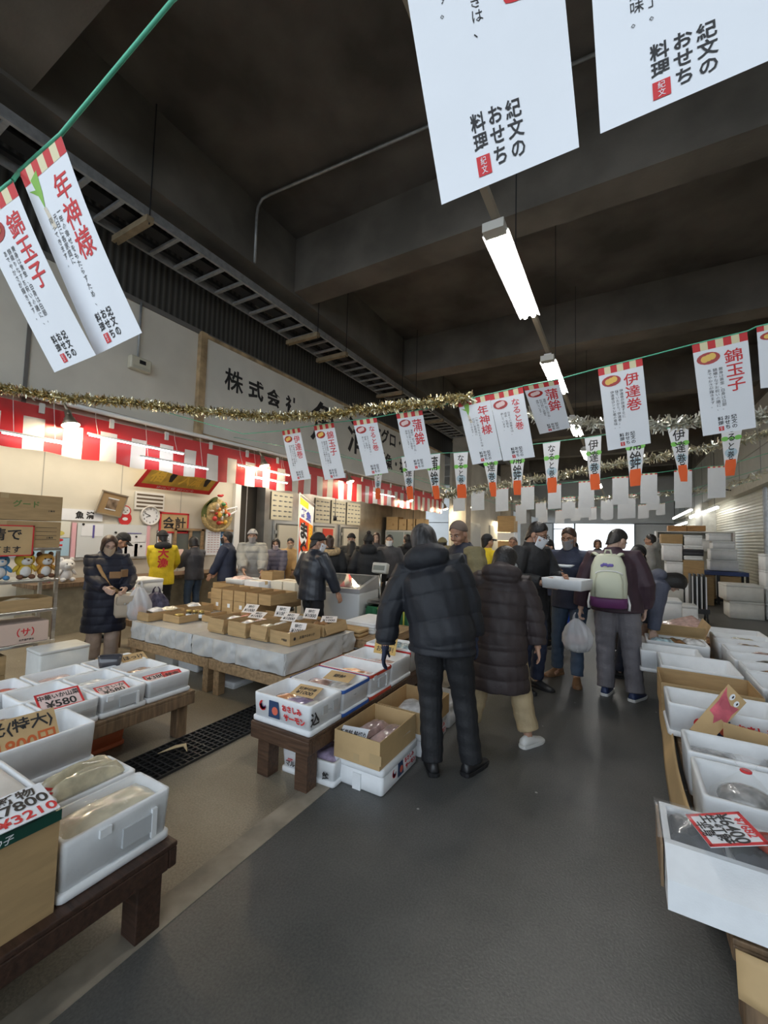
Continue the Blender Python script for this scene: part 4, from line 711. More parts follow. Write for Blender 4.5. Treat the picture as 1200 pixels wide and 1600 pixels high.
# ---- centre table
table('short dark brown table end in the middle of the picture', -2.17, -1.67, 2.06, 3.95, .35, mat('brown_wood', (.085, .045, .026), .55, var=.3, scale=6, stretch=(1, 9, 9), bump=.2), ap=.085, leg=.10)
o = foam_box('foam box with red brush lettering at the near end of the centre table', -2.175, -1.675, 2.075, 2.42, .35, .185); salmon_mark(o, 'S', .25, .1725, -.0, .105); lettering(o, 'E', [('込', -.13, .105, .085)], M_ink, .25, .17)
m = MB(); m.bb((.247, -.05, .10), (.252, .0, .15)); m.bb((.247, .06, .09), (.252, .11, .155)); m.build('label', mat('grey_label', (.48, .48, .48), .6), o)
foam_box('foam box edged with blue tape, second on the centre table', -2.175, -1.68, 2.425, 2.775, .35, .18, band=mat('blue_tape', (.03, .12, .45), .5), notch=.0)
foam_box('foam box with red corner strips, third on the centre table', -2.185, -1.68, 2.785, 3.12, .35, .185, notch=.02, band=mat('red_tape', (.55, .06, .03), .5))
foam_box('foam box holding an upright yellow price board, fourth on the centre table', -2.185, -1.68, 3.125, 3.5, .35, .185, notch=.0)
o = foam_box('red and white tray of blue printed packs behind the black jacket man', -2.2, -1.7, 3.52, 3.84, .352, .21, lid=False); MB().bb((-.252, -.163, .15), (.252, -.158, .19)).build('red_band', M_red, o)
for lb, x, y, w_, d_, mm, rz in (('orange salmon slice pack at left in the lettered foam box', -2.02, 2.24, .2, .15, 'orange', .3), ('lilac and pink vacuum pack in the lettered foam box', -1.92, 2.25, .14, .2, 'lilac', -.5), ('white flake bag at right in the lettered foam box', -1.78, 2.22, .14, .2, 'white', -.3), ('clear bag with white packs in the blue taped box', -1.82, 2.6, .2, .2, 'white', .4), ('pale pink slab in clear wrap in the blue taped box', -2.04, 2.58, .18, .22, 'pink', .1), ('flat pale salmon fillet in the third centre box', -1.95, 2.95, .3, .18, 'orange', .1), ('pink fillet in the third centre box, right', -1.8, 2.93, .14, .2, 'pink', .5), ('pink fillet bag in the fourth centre box', -1.9, 3.3, .3, .2, 'pink', .2)): pack(lb, x, y, .44, w_, d_, .05, rz, mm)
for k in range(3): pack(('blue printed pack at left of the red and white tray', 'blue printed pack in the middle of the red and white tray', 'blue printed pack at right of the red and white tray')[k], -2.08+.13*k, 3.68, .52, .13, .2, .045, .3*k, 'blue')
card('brown oval price card on packs in the lettered foam box', (-1.9, 2.30, .525), .19, .13, .1, 12, [('紅鮭切身', 0, .15, .035, M_ink), ('¥1000', 0, -.2, .04, M_ink)], M_tan); card('brown price card lying in the blue taped foam box', (-1.88, 2.66, .53), .22, .13, .1, 10, [('銀鮭', 0, 0, .05, M_ink)], M_tan)
card('yellow price board standing upright in the fourth centre box', (-1.90, 3.40, .60), .22, .15, .05, 70, [('トロ銀鮭カマ', 0, .2, .045, M_ink), ('お買得！', 0, -.2, .05, M_ink)], mat('yellow_board', (.60, .40, .13), .7))
# boxes on the floor under the centre table
o = foam_box('foam box under the centre table with fish in lilac bags', -2.03, -1.60, 2.215, 2.56, 0, .15, rz=.05); lettering(o, 'S', [('マルハニチロ', -.05, .075, .035)], M_ink, .205, .18); lettering(o, 'S', [('鮭', .155, .07, .05)], M_ink, .205, .18); m = MB(); m.bb((-.15, -.183, .10), (-.11, -.181, .105)); m.bb((-.16, -.183, .09), (-.12, -.181, .094)); m.build('red_mark', M_red, o)
pack('salmon piece in a lilac edged bag under the centre table', -1.74, 2.36, .08, .2, .26, .09, .1, 'lilac'); pack('orange fish piece under the centre table', -1.92, 2.34, .07, .14, .2, .06, .3, 'orange')
o = closed_foam('white foam box on the floor carrying the tall open carton', -1.665, -1.285, 2.31, 2.81, 0, .165); salmon_mark(o, 'E', .19, .25, .03, .075, .85)
MB().box((-.0, -.252, .05), (.06, .01, .1)).build('strap_rib', M_foam, o)
o = card_box('tall open carton of pink fish bags by the black jacket man', -1.645, -1.30, 2.29, 2.8, .166, .17, flaps=[], tape=True, m=M_tan); k = MB(); k.bb((.1, -.256, .03), (.183, -.254, .09)); k.build('tape_patch', mat('brown_tape', (.50, .36, .19), .3), o)
for k in range(2): pack(('pink fish slab at left in the tall open carton', 'pink fish slab at right in the tall open carton')[k], -1.53+.14*k, 2.55, .21, .12, .34, .09, -.1, 'pink')
card('printed white slip lying in the tall open carton', (-1.55, 2.36, .30), .2, .1, .2, 35, [('新巻鮭 鮭切り', 0, 0, .05, M_ink)], M_paper)
o = closed_foam('second white foam box on the floor behind the tall carton', -1.665, -1.27, 2.86, 3.36, 0, .165); salmon_mark(o, 'E', .197, .25, .03, .075, .85)
card_box('lower open carton with clear bags behind the tall carton', -1.66, -1.26, 2.86, 3.36, .166, .15, m=M_tan); pack('clear bag of fish in the lower open carton', -1.45, 3.1, .2, .26, .3, .08, .2, 'white')
closed_foam('third white foam box on the floor past the black jacket man', -1.665, -1.27, 3.42, 3.78, 0, .2)
# ================================================================ vinyl covered table in the middle
table('plank table under the grey vinyl, right half', -3.57, -2.50, 2.80, 3.9, .35, M_woodl, ap=.08, leg=.08); table('plank table under the grey vinyl, left half', -5.0, -3.58, 2.80, 4.4, .35, M_woodl, ap=.08, leg=.08)
M_vinyl = mat('grey_vinyl', (.56, .56, .55), .22, var=.06, scale=4, coat=.3)
def vinyl(label, x0, x1, y0, y1, right):
    o = thing('vinyl_cover', label, 'table cover', ((x0+x1)/2, (y0+y1)/2, .36)); W_, D_ = x1-x0, y1-y0
    MB().bb((-W_/2+.03, -D_/2+.03, .0), (W_/2-.03, D_/2-.03, .185)).build('padding', M_foamgrey, o); r = random.Random(int(x0*100))
    segs = max(3, int(W_/.27)); ph = [r.uniform(0, 6) for _ in range(segs+1)]
    def drape(u, v, L):    # hanging side with creases between tied gathers
        k = u*segs; i = int(min(k, segs-1e-6)); f = k-i; tri = abs(f-.5)*2
        return (.016*math.sin(7*f+ph[i]+5*v)*(1-tri)*math.sin(math.pi*v) + (.007+.007*math.sin(ph[i]*3))*v*(1-tri**4) - .018*tri**14 + .012*math.sin(4*f+6*v*(1 if ph[i] > 3 else -1)+ph[i])*v*(1-tri**2) + .010*abs(math.sin(5*(f-.5)*(1.3-v)*3+ph[i]))*math.sin(math.pi*v) + .004*math.sin(31*f+14*v+ph[i]))
    m = MB(); m.grid(lambda u, v: Vector((-W_/2+W_*u, -D_/2+D_*v, .192+.002*math.sin(17*u)*math.sin(11*v))), 24, 14); m.build('top_sheet', M_vinyl, o, True)
    m = MB(); m.grid(lambda u, v: Vector((-W_/2+W_*u, -D_/2-drape(u, v, W_), .192-.19*v - .003*math.sin(segs*5*u)*v)), segs*12, 14); m.build('front_drape', M_vinyl, o, True)
    if right: m = MB(); m.grid(lambda u, v: Vector((W_/2+drape(u*.6, v, D_)*.8, -D_/2+D_*u, .192-.19*v)), 36, 14); m.build('side_drape', M_vinyl, o, True)
    return o
vinyl('grey vinyl cover draped over the left half of the middle table', -4.95, -3.86, 2.80, 4.36, False); vinyl('grey vinyl cover draped over the right half of the middle table', -3.855, -2.57, 2.80, 3.88, True)
Zv = .557
fl = [('S', .9, .1)]
B = [('open carton with a drooping flap, first of the front row on the vinyl', -3.80, -3.56, 2.96, 3.38, [('S', 1.45, .12)]), ('open carton of red and white packs, second of the front row on the vinyl', -3.51, -3.25, 2.97, 3.40, [('S', 1.5, .12)]), ('open carton of cream packs, third of the front row on the vinyl', -3.20, -2.98, 2.99, 3.42, [('S', 1.4, .12), ('E', 1.4, .1)])]
for lb, x0, x1, y0, y1, f_ in B: card_box(lb, x0, x1, y0, y1, Zv, .145, flaps=f_)
card_box('printed open carton at the front corner of the vinyl table', -2.95, -2.68, 3.0, 3.42, Zv, .12, rz=-.06, text=[('E', '冷凍するめいか', .02, .06, .03, M_ink), ('S', '中国産', .06, .05, .025, M_ink), ('E', '●', -.15, .06, .03, M_ink)])
card_box('open carton with bent flap on the right edge of the vinyl', -2.93, -2.66, 3.46, 3.84, Zv, .12, flaps=[('E', 1.2, .1)]); card_box('open carton behind the cream packs on the vinyl table', -3.45, -3.0, 3.46, 3.84, Zv, .11); card_box('low open carton behind the drooping flap carton', -3.83, -3.5, 3.42, 3.8, Zv, .10)
card_box('open carton of packs at the far left end of the vinyl', -4.94, -4.72, 2.86, 3.26, Zv, .095); card_box('flat open tray of jars at left on the vinyl table', -4.66, -4.36, 3.0, 3.42, Zv, .08); card_box('open carton of white packs behind the tray of jars', -4.94, -4.70, 3.30, 3.72, Zv, .1); card_box('low open tray right of the jars', -4.30, -3.95, 3.25, 3.6, Zv, .07)
for k, (lb, x, y, mm) in enumerate((('white and red pack at left in the drooping flap carton', -3.7, 3.22, 'white'), ('red pack at the back of the drooping flap carton', -3.64, 3.32, 'red'), ('white printed pack in the second carton of the front row', -3.40, 3.15, 'white'), ('pale pack at the back of the second carton of the front row', -3.36, 3.30, 'pink'), ('cream pack at the front of the third carton', -3.11, 3.13, 'cream'), ('cream pack at the back of the third carton', -3.07, 3.30, 'white'), ('brown pack in the printed corner carton', -2.82, 3.12, 'brown'), ('dark pack in the bent flap carton', -2.82, 3.62, 'brown'), ('dark pack in the carton behind the cream packs', -3.2, 3.65, 'white'), ('white pack in the far left carton', -4.83, 3.02, 'white'), ('cream pack beside the white pack in the far left carton', -4.80, 3.16, 'cream'), ('white pack in the carton behind the jars', -4.8, 3.5, 'white'))): pack(lb, x, y, Zv+.07 if 'corner' not in lb else Zv+.03, .16, .16, .06, rnd.uniform(-.5, .5), mm)
for lb, p, ti, rz in (('white price card on the red and white packs of the drooping flap carton', (-3.62, 3.36, .76), 40, .2), ('white price card lying on the second front carton', (-3.34, 3.2, .745), 22, .2), ('white price card at the back of the second front carton', (-3.22, 3.44, .76), 60, .2), ('white price card at the corner of the cream packs', (-3.0, 3.32, .745), 30, .2), ('white price card leaning in the printed corner carton', (-2.80, 3.22, .67), 62, .2), ('white price card standing on the carton behind the cream packs', (-2.95, 3.60, .745), 55, .2), ('white price card on top of the bent flap carton', (-2.75, 3.66, .70), 20, .5)): card(lb, p, .17, .12, rz, ti, [('特価', 0, .2, .04, M_ink), ('¥1000', 0, -.2, .04, M_ink)], mat('ivory_card', (.80, .74, .70), .6), None)
for k in range(3):
    o = thing('jar', ('small dark lidded jar at left in the flat tray', 'small dark lidded jar in the middle of the flat tray', 'small dark lidded jar at right in the flat tray')[k], 'jar', (-4.50+.075*k, 3.22+.03*k, Zv+.008), group='jars in the flat tray'); MB().lathe((0, 0, 0), [(.0, 0), (.03, .002), (.032, .07), (.026, .08), (.0, .08)], 14).build('glass', mat('jar_glass', (.10, .09, .05), .15, coat=.8), o, True); MB().lathe((0, 0, .08), [(.0, 0), (.03, 0), (.03, .022), (.0, .024)], 14).build('lid', mat('gold_lid', (.55, .42, .15), .35, .8), o, True); MB().lathe((0, 0, .02), [(.0328, 0), (.0328, .04)], 14).build('label', M_paper, o, True)
o = thing('round_tin', 'flat round gold lidded tin left of the jars', 'tin', (-4.58, 3.15, Zv+.008)); MB().lathe((0, 0, 0), [(0, 0), (.05, 0), (.05, .035)], 16).build('glass', mat('amber_tin', (.45, .28, .10), .2, coat=.6), o, True); MB().lathe((0, 0, .035), [(.052, 0), (.052, .02), (0, .022)], 16).build('lid', mat('gold_lid'), o, True)
# two tiers of cartons behind
T1 = ['first', 'second', 'third', 'fourth', 'fifth']
for k in range(4): card_box('brown carton, %s from left in the lower tier behind the vinyl boxes' % T1[k], -4.86+.225*k, -4.655+.225*k, 3.80, 4.26, Zv, .155, closed=True, text=[('S', '■', .03, .085, .05, M_paper)])
for k in range(5): card_box('open brown carton, %s from left in the upper tier behind the vinyl boxes' % T1[k], -4.86+.225*k, -4.655+.225*k, 3.80, 4.28, Zv+.158, .13)
# a table behind with trays
table('plain table behind the stacked cartons under the shoppers hands', -5.9, -4.26, 4.55, 5.35, .62, M_woodl, leg=.07, ap=.08, name='work_table')
card_box('open carton with pink shellfish bags on the table behind', -5.85, -5.35, 4.6, 5.0, .622, .16); o = foam_box('small white tray of pink bags before the navy jacket man', -5.6, -5.2, 4.62, 5.0, .786, .08, lid=False, name='foam_tray')
pack('pink shellfish bag on the white tray', -5.42, 4.82, .80, .3, .26, .1, .1, 'pink'); pack('clear bag folded over the tray edge', -5.15, 4.7, .70, .2, .2, .06, .8, 'white')
card_box('upright brown carton with clear bag on the table behind', -5.2, -4.95, 5.02, 5.3, .622, .36)
card_box('white carton with a clear plastic bag over its side', -5.12, -4.80, 4.6, 4.9, .622, .24, closed=True, m=M_paper)
card_box('flat white carton, left, before the grey beanie man', -4.78, -4.54, 4.82, 5.2, .622, .25, closed=True, m=mat('ivory_carton', (.68, .64, .55), .6)); card_box('flat white carton, right, before the beige coat shopper', -4.52, -4.28, 4.82, 5.2, .622, .25, closed=True, m=mat('ivory_carton', (.68, .64, .55), .6))
closed_foam('foam lid slab lying in front of the flat white cartons', -4.78, -4.28, 4.57, 4.79, .622, .12, m=M_foamgrey)
# salmon boxes by the woman with shopping bags
for k, lb in enumerate(('lowest plain foam box in the stack beside the shopping bags', 'middle foam box with red lettering beside the shopping bags', 'top foam box with red lettering beside the shopping bags')):
    o = closed_foam(lb, -6.02, -5.55, 3.2, 3.56, .42+.175*k, .172); 
    if k: salmon_mark(o, 'S', .24, .18, -.02, .08, .85)
table('small stand carrying the three salmon foam boxes', -6.05, -5.52, 3.15, 3.6, .42, M_wood, leg=.06, ap=.06, name='box_stand')
# under the middle table
closed_foam('low foam box lying on the floor under the middle table', -3.95, -3.45, 3.02, 3.4, 0, .07); closed_foam('grey foam box under the left end of the middle table', -4.95, -4.6, 3.1, 3.5, 0, .22, m=M_foamgrey); closed_foam('white foam box beside the grey one under the middle table', -4.57, -4.2, 3.15, 3.5, 0, .2)
# wooden stand right of the vinyl, white lids, trays
table('plank stand with white foam lids behind the centre table', -2.95, -2.3, 3.95, 4.9, .46, M_woodl, leg=.07, ap=.08, name='plank_stand')
for k in range(2): closed_foam(('lower white foam lid on the plank stand', 'upper white foam lid on the plank stand')[k], -2.92, -2.50, 4.2, 4.75, .462+.062*k, .06, lidh=.02)
for k in range(2): foam_box(('lower pale wooden tray in front of the foam lids', 'upper pale wooden tray in front of the foam lids')[k], -2.93, -2.55, 3.97, 4.18, .462+.042*k, .04, t=.012, lid=False, name='wooden_tray', cat='tray', m=M_tan)
for k in range(2):
    o = thing('bottle_crate', ('green plastic crate at left behind the plank stand', 'green plastic crate at right behind the plank stand')[k], 'crate', (-2.96+.4*k, 5.3, 0)); g = mat('crate_green', (.02, .12, .05), .5)
    MB().loft([rr_ring(.19, .25, .02, 0), rr_ring(.19, .25, .02, .62), rr_ring(.17, .23, .02, .62), rr_ring(.17, .23, .02, .03)]).build('body', g, o, True); m = MB(); [m.bb((-.195+.075*j, -.256, .05), (-.165+.075*j, -.25, .6)) for j in range(6)]; m.build('ribs', g, o); MB().bb((.0, -.262, .0), (.02, -.255, .62)).build('yellow_strap', mat('yellow_strap', (.6, .6, .08), .5), o)
# platform scale on crates
o = thing('platform_scale', 'grey weighing scale with display head on a pole above the green crates', 'scale', (-2.96, 5.3, .622)); MB().rbox((0, 0, .05), (.42, .46, .06), .03).build('platform', M_steel, o); MB().tube([(-.12, .0, .06), (-.12, 0, .46)], .02, 10).build('pole', M_steel, o, True)
hd = MB().rbox((-.10, -.03, .52), (.24, .10, .15), .02, Rx(math.radians(-14))).build('display_head', mat('scale_plastic', (.50, .50, .46), .4), o, True); MB().box((-.10, -.085, .53), (.19, .006, .07), Rx(math.radians(-14))).build('display', mat('display_glass', (.20, .22, .2), .15), hd); m = MB()
for i in range(4): m.box((-.17+.045*i, -.074, .475), (.03, .006, .02), Rx(math.radians(-14)))
m.build('keys', M_blk, hd); MB().box((.08, .05, .2), (.24, .05, .26)).build('folded_bag', mat('cloudy_bag', (.62, .63, .62), .3), o)
# chest freezer
o = thing('chest_freezer', 'white chest freezer with a sloping glass lid behind the black jacket worker', 'freezer', (-3.72, 5.18, 0), math.radians(8)); MB().bb((-.45, -.35, .04), (.5, .35, .80)).build('body', mat('freezer_white', (.62, .64, .65), .35), o, bevel=.02)
MB().add([(-.45, -.35, .8), (.5, -.35, .8), (.5, .35, .8), (-.45, .35, .8), (-.45, -.35, .86), (.5, -.35, .86), (.5, .35, 1.0), (-.45, .35, 1.0)], [(3, 2, 1, 0), (0, 1, 5, 4), (1, 2, 6, 5), (2, 3, 7, 6), (3, 0, 4, 7), (4, 5, 6, 7)]).build('lid_frame', mat('grey_frame_plastic', (.36, .36, .37), .4), o); MB().add([(-.40, -.30, .874), (.45, -.30, .874), (.45, .30, .994), (-.40, .30, .994)], [(0, 1, 2, 3)]).build('glass_lid', mat('lid_glass', (.20, .21, .21), .08, coat=1), o); MB().ell((-.2, -.355, .7), (.025, .01, .025), 10, 6).build('red_button', M_red, o, True)
# wall unit with cartons at the partition, hanging cords
o = thing('glass_cabinet', 'glass fronted cabinet below the row of small cartons', 'cabinet', (-7.1, 14.2, 0)); MB().bb((-.8, -.3, 0), (.8, .3, 1.86)).build('body', mat('cabinet_grey', (.45, .46, .45), .4), o); [MB().bb((-.75+.77*k, -.31, .3), (-.02+.77*k, -.30, 1.8)).build('glass_door', mat('cabinet_glass', (.25, .29, .28), .1), o) for k in range(2)]
for k in range(4): card_box('%s small brown carton on the glass cabinet' % ['leftmost and widest', 'second', 'third', 'rightmost'][k], -7.9+(0 if k == 0 else .55+.36*(k-1)), -7.40+.36*k+(0.0 if k else .0), 13.95, 14.4, 1.87, .50 if k == 0 else .42, closed=True, text=[('S', '■', .05, .2, .08, mat('faded_print', (.3, .18, .08), .7))])
for k, (x, y, z0, lb) in enumerate(((-6.6, 5.9, 1.35, 'thin cord hanging before the grey beanie man'), (-4.6, 9.5, 1.3, 'thin cord hanging above the masked shoppers'), (-2.6, 4.6, .9, 'pale cord hanging beside the scale'))):
    if k == 2: continue
    tag(MB().tube([(x, y, 3.0 if x < -6.2 else 7.0), (x, y, z0)], .008, 6).build('string', M_ink if k else M_white, None, True), lb, 'cord')
o = thing('pull_switch', 'black pull switch on a cord in front of the fish charts', 'switch', (-6.9, 9.3, 2.0)); MB().tube([(0, 0, .2), (0, 0, 1.0)], .008, 6).build('cord', M_blk, o); MB().lathe((0, 0, 0), [(.0, 0), (.05, .02), (.05, .1), (.015, .14), (.012, .25)], 12).build('weight', M_blk, o, True)
# ================================================================ people
import numpy as np
def remesh(mb, voxel, smooth=6, disp=None):
    me = bpy.data.meshes.new('t'); me.from_pydata([Vector(v) for v in mb.v], [], mb.f); o = bpy.data.objects.new('t', me); C.objects.link(o)
    md = o.modifiers.new('r', 'REMESH'); md.mode = 'VOXEL'; md.voxel_size = voxel; md.use_smooth_shade = True
    if smooth: sm = o.modifiers.new('s', 'SMOOTH'); sm.factor = .5; sm.iterations = smooth
    out = bpy.data.meshes.new_from_object(o.evaluated_get(bpy.context.evaluated_depsgraph_get())); bpy.data.objects.remove(o); bpy.data.meshes.remove(me)
    if disp:
        n = len(out.vertices); co = np.empty(n*3, 'f'); no = np.empty(n*3, 'f'); out.vertices.foreach_get('co', co); out.vertices.foreach_get('normal', no)
        co, no = co.reshape(-1, 3), no.reshape(-1, 3); out.vertices.foreach_set('co', (co + no*disp(co, no)[:, None]).ravel()); out.update()
    return out
def mesh_obj(name, me, m, parent):
    me.name = name; me.materials.clear(); me.materials.append(m); o = bpy.data.objects.new(name, me); C.objects.link(o); o.parent = parent; return o
SKIN = lambda k=0: mat(('skin', 'skin_fair', 'skin_tan')[k], ((.50, .29, .20), (.60, .40, .31), (.42, .23, .15))[k], .5, var=.06, scale=12)
def cloth(name, col, rough=.7, puffy=False): return mat(name, col, .62 if puffy else rough, var=.12, scale=7, bump=.25, bscale=18 if puffy else 45)
def ik(a, b, l1, l2, pole):
    d = b-a; L = min(d.length, (l1+l2)*.995); d = d.normalized(); b = a+d*L; x = (l1*l1-l2*l2+L*L)/(2*L); h = math.sqrt(max(0, l1*l1-x*x)); p = Vector(pole); p = (p-d*p.dot(d)).normalized(); return a+d*x+p*h, b
def hand(mb, w, d, n, side, curl=.35, s=1.0):
    d = d.normalized(); n = (n-d*n.dot(d)).normalized(); t = d.cross(n)*side; P = lambda a, b, c: w+(d*a+t*b+n*c)*s
    mb.tube([P(-.03, 0, 0), P(.02, 0, 0)], [.026*s, .028*s], 10)
    for b in (-.027, -.009, .009, .027): mb.tube([P(.01, b*.8, 0), P(.05, b, .002), P(.088, b, 0)], [.016*s, .0165*s, .013*s], 8)
    for b, L, sp in ((.030, .068, .10), (.010, .078, .03), (-.010, .073, -.03), (-.029, .058, -.10)):
        p = P(.085, b, 0); pts = [p]; a = curl*.5
        for q in (.45, .32, .23): v = (d*math.cos(a)+n*math.sin(a)+t*sp*.6).normalized(); p = p+v*L*q*s; pts.append(p); a += curl
        mb.tube(pts, [.0098*s, .0092*s, .0085*s, .0065*s], 8)
    v1 = (d*.62+t*.70+n*.32).normalized(); p = P(.02, .022, .004); q = p+v1*.042*s; v2 = (d*.85+t*.25+n*.45).normalized(); mb.tube([p, q, q+v2*.036*s], [.0135*s, .0105*s, .008*s], 8)
def shell(c, R, rx, ry, rz, phi, drop, nz=0, na=36, nt=12, seed=0, off=0, taper=False):
    """cap-like shell round a head: phi(a) polar reach in degrees, drop(a) straight fall below"""
    r = random.Random(seed); ph = [r.uniform(0, 6) for _ in range(6)]; m = MB(); rings = []
    for j in range(nt+1):
        ring = []
        for i in range(na):
            a = 2*math.pi*i/na; f = phi(a); dr = drop(a); tot = f+(90*dr/.12 if dr else 0); q = j/nt*tot; p = min(q, f if not dr else max(f, 0)); e = max(0, q-p)/90*.12
            pr = math.radians(min(p, 178)); k = 1+nz*(math.sin(11*a+ph[0]+3*q*.02)+.7*math.sin(23*a+ph[1])+.5*math.sin(5*a+ph[2]+q*.05))*(j/nt)
            k *= 1-(.11*(j/nt)**4 if taper else 0)
            x = rx*math.sin(pr)*math.cos(a)*k; y = ry*math.sin(pr)*math.sin(a)*k; z = rz*math.cos(pr)-e
            ring.append(c + R @ Vector((x, y, z)))
        rings.append(ring)
    m.loft(rings, cap=False); m.f.append(tuple(range(na))); m.mi.append(0); return m
def person(label, x, y, yaw, H=1.70, lean=0, tilt=0, head=(0, 0), R=None, L=None, feet=None, top='black', topname='jacket', hem=.80, bulk=.0, puff=0, hood=False, sleeve=None, legs='black', shoes='black', sole=None, hair=('short', 'hairblack'), hat=None, mask=None, glasses=False, skin=0, res=.012, hands=True, gloves=None, curl=(.35, .35), legw=1.0, cuff=.09, pn=None, beardmask=None, collar=True, face=True, parts=True):
    s = H/1.70; o = thing('person', label, 'person', (x, y, 0), math.radians(yaw)); hip = Vector((0, 0, .92*s)); hi = res < .011
    RL = Matrix.Rotation(math.radians(tilt), 3, 'Y') @ Rx(math.radians(-lean))
    def U(v):   # upper-body pose
        v = Vector(v)*s; k = min(1, max(0, (v.z-.80*s)/(.2*s))); return hip + RL @ (v-hip) if k >= 1 else v.lerp(hip + RL @ (v-hip), k)
    hp = math.radians(head[0]); hy = math.radians(head[1]); RH = RL @ Rz(hy) @ Rx(-hp)
    nb = U((0, -.01, 1.44)); hc = nb + RL @ Vector((0, .012*s, .03*s)) + RH @ Vector((0, .012*s, .108*s)); HD = lambda v: hc + RH @ (Vector(v)*s)
    # --- skeleton targets
    sh = {1: U((.185, 0, 1.375)), -1: U((-.185, 0, 1.375))}; arms = {}
    for sd, t in ((1, R), (-1, L)):
        if t is None: w_ = sh[sd] + Vector((sd*.07, .06, -.49))*s; pole = Vector((sd*.5, -.8, 0))
        else: w_ = Vector(t[:3])*s; pole = Vector(t[3]) if len(t) > 3 else Vector((sd*.6, -.5, -.7))
        e, w_ = ik(sh[sd], w_, .285*s, .255*s, pole); arms[sd] = (e, w_)
    ft = feet or ((.10, 0, -6), (-.10, .02, 6)); leg = []
    for k, sd in ((0, 1), (1, -1)):
        h = Vector((sd*.092*s, 0, .90*s)); an = Vector((ft[k][0]*s, ft[k][1]*s, (.085+(ft[k][3] if len(ft[k]) > 3 else 0))*s)); kn, an2 = ik(h, an, .418*s, .404*s, (sd*.1, 1, 0)); leg.append((h, kn, an, ft[k][2]))
    # --- body: one skin surface
    b = MB(); E = lambda c, r: b.ell(HD(c), [q*s for q in r], 16, 12, RH)
    E((0, -.012, .033), (.073, .090, .086)); E((0, .010, -.025), (.063, .076, .085)); E((0, .030, -.080), (.043, .046, .034)); E((0, .062, .026), (.052, .024, .014))
    b.tube([HD((0, .080, .016)), HD((0, .096, -.012)), HD((0, .100, -.024))], [.009*s, .012*s, .016*s] if not mask else [.009*s, .009*s, .004*s], 8)
    for sd in (-1, 1): E((sd*.036, .056, -.030), (.026, .026, .026)); E((sd*.075, -.006, -.012), (.012, .024, .034)); mask or E((sd*.013, .094, -.028), (.009, .008, .008))
    if not mask: E((0, .083, -.058), (.023, .010, .007)); E((0, .081, -.069), (.019, .010, .007))
    b.tube([HD((0, -.025, -.05)), HD((0, -.022, -.11)), nb + RL @ Vector((0, -.01*s, -.06*s))], [.058*s, .056*s, .066*s], 12)
    b.tube([nb - RL @ Vector((0, 0, .02*s)), U((0, 0, 1.2)), U((0, 0, 1.02)), Vector((0, 0, .88))*s], [.07*s, .11*s, .10*s, .10*s], 12)
    for sd in (1, -1):
        e, w_ = arms[sd]; b.tube([U((0, 0, 1.36)), sh[sd], e, e.lerp(w_, .5), w_], [.05*s, .048*s, .038*s, .036*s, .027*s], 10)
    for h, kn, an, fy in leg: b.tube([Vector((0, 0, .92))*s, h, kn, an], [.06*s, .065*s, .05*s, .036*s], 10); b.tube([an, an+Vector((0, .03*s, -.04*s)), an+Vector((0, .10*s, -.06*s))], [.035*s, .03*s, .02*s], 8)
    gl = MB()
    if hands:
        for sd, tg, cu in ((1, R, curl[0]), (-1, L, curl[1])):
            e, w_ = arms[sd]; d = (w_-e).normalized(); n = Vector(tg[4]) if tg is not None and len(tg) > 4 else (Vector((-sd, .15, 0)) if tg is None else Vector((-sd*.6, 0, -.1))); dd = (Vector(tg[5]) if tg is not None and len(tg) > 5 else d); hand(gl if gloves else b, w_, dd, n, sd, cu, s*1.02)
    bo = mesh_obj('body', remesh(b, min(res, .0045) if hi and hands and not gloves else min(res, .009), 3), SKIN(skin), o)
    if gloves: mesh_obj('gloves', remesh(gl, .005, 2), gloves, o)
    # --- clothes
    M = lambda k: k if not isinstance(k, str) else CL[k]
    t = MB(); n = 20; q = bulk
    prof = [(hem, .195+q+(.02 if hem < .6 else 0), .145+q), (max(hem+.04, .92 if hem < .9 else hem+.04), .19+q, .14+q), (1.04, .18+q, .132+q), (1.20, .195+q, .142+q), (1.31, .20+q*.8, .138+q*.8), (1.39, .165+q*.6, .112+q*.5), (1.435, .105+q*.4, .088+q*.4), (1.47, .075, .075)]
    if hem < .78: prof.insert(1, ((hem+.92)/2, .197+q, .148+q))
    t.loft([[U((rx*math.cos(2*math.pi*k/n), ry*math.sin(2*math.pi*k/n)+.0, z)) for k in range(n)] for z, rx, ry in prof])
    sl = t if sleeve is None else MB(); g = .012+q*.55
    for sd in (1, -1):
        e, w_ = arms[sd]; sl.tube([U((sd*.10, 0, 1.35)), sh[sd] + RL @ Vector((-sd*.01, 0, -.005))*s, sh[sd].lerp(e, .5), e, e.lerp(w_, .5), w_ + (w_-e).normalized()*(-.02*s)], [(.075+g)*s, (.072+g)*s, (.062+g)*s, (.055+g)*s, (.050+g)*s, (.043+g*.8)*s], 12)
    if hood: t.ell(U((0, -.075-q*.6, 1.45)), ((.125+q)*s, .085*s, .105*s), 14, 10, RL); t.tube([U((.10*math.cos(a), -.01+.10*math.sin(a), 1.445+.02*math.sin(a))) for a in [2*math.pi*k/14 for k in range(15)]], .035*s, 8)
    elif collar: t.lathe(nb - RL @ Vector((0, -.005, .06*s)), [(.095*s, 0), (.09*s, .04*s), (.08*s, .105*s), (.070*s, .107*s), (.06*s, .0)], 18, RL)
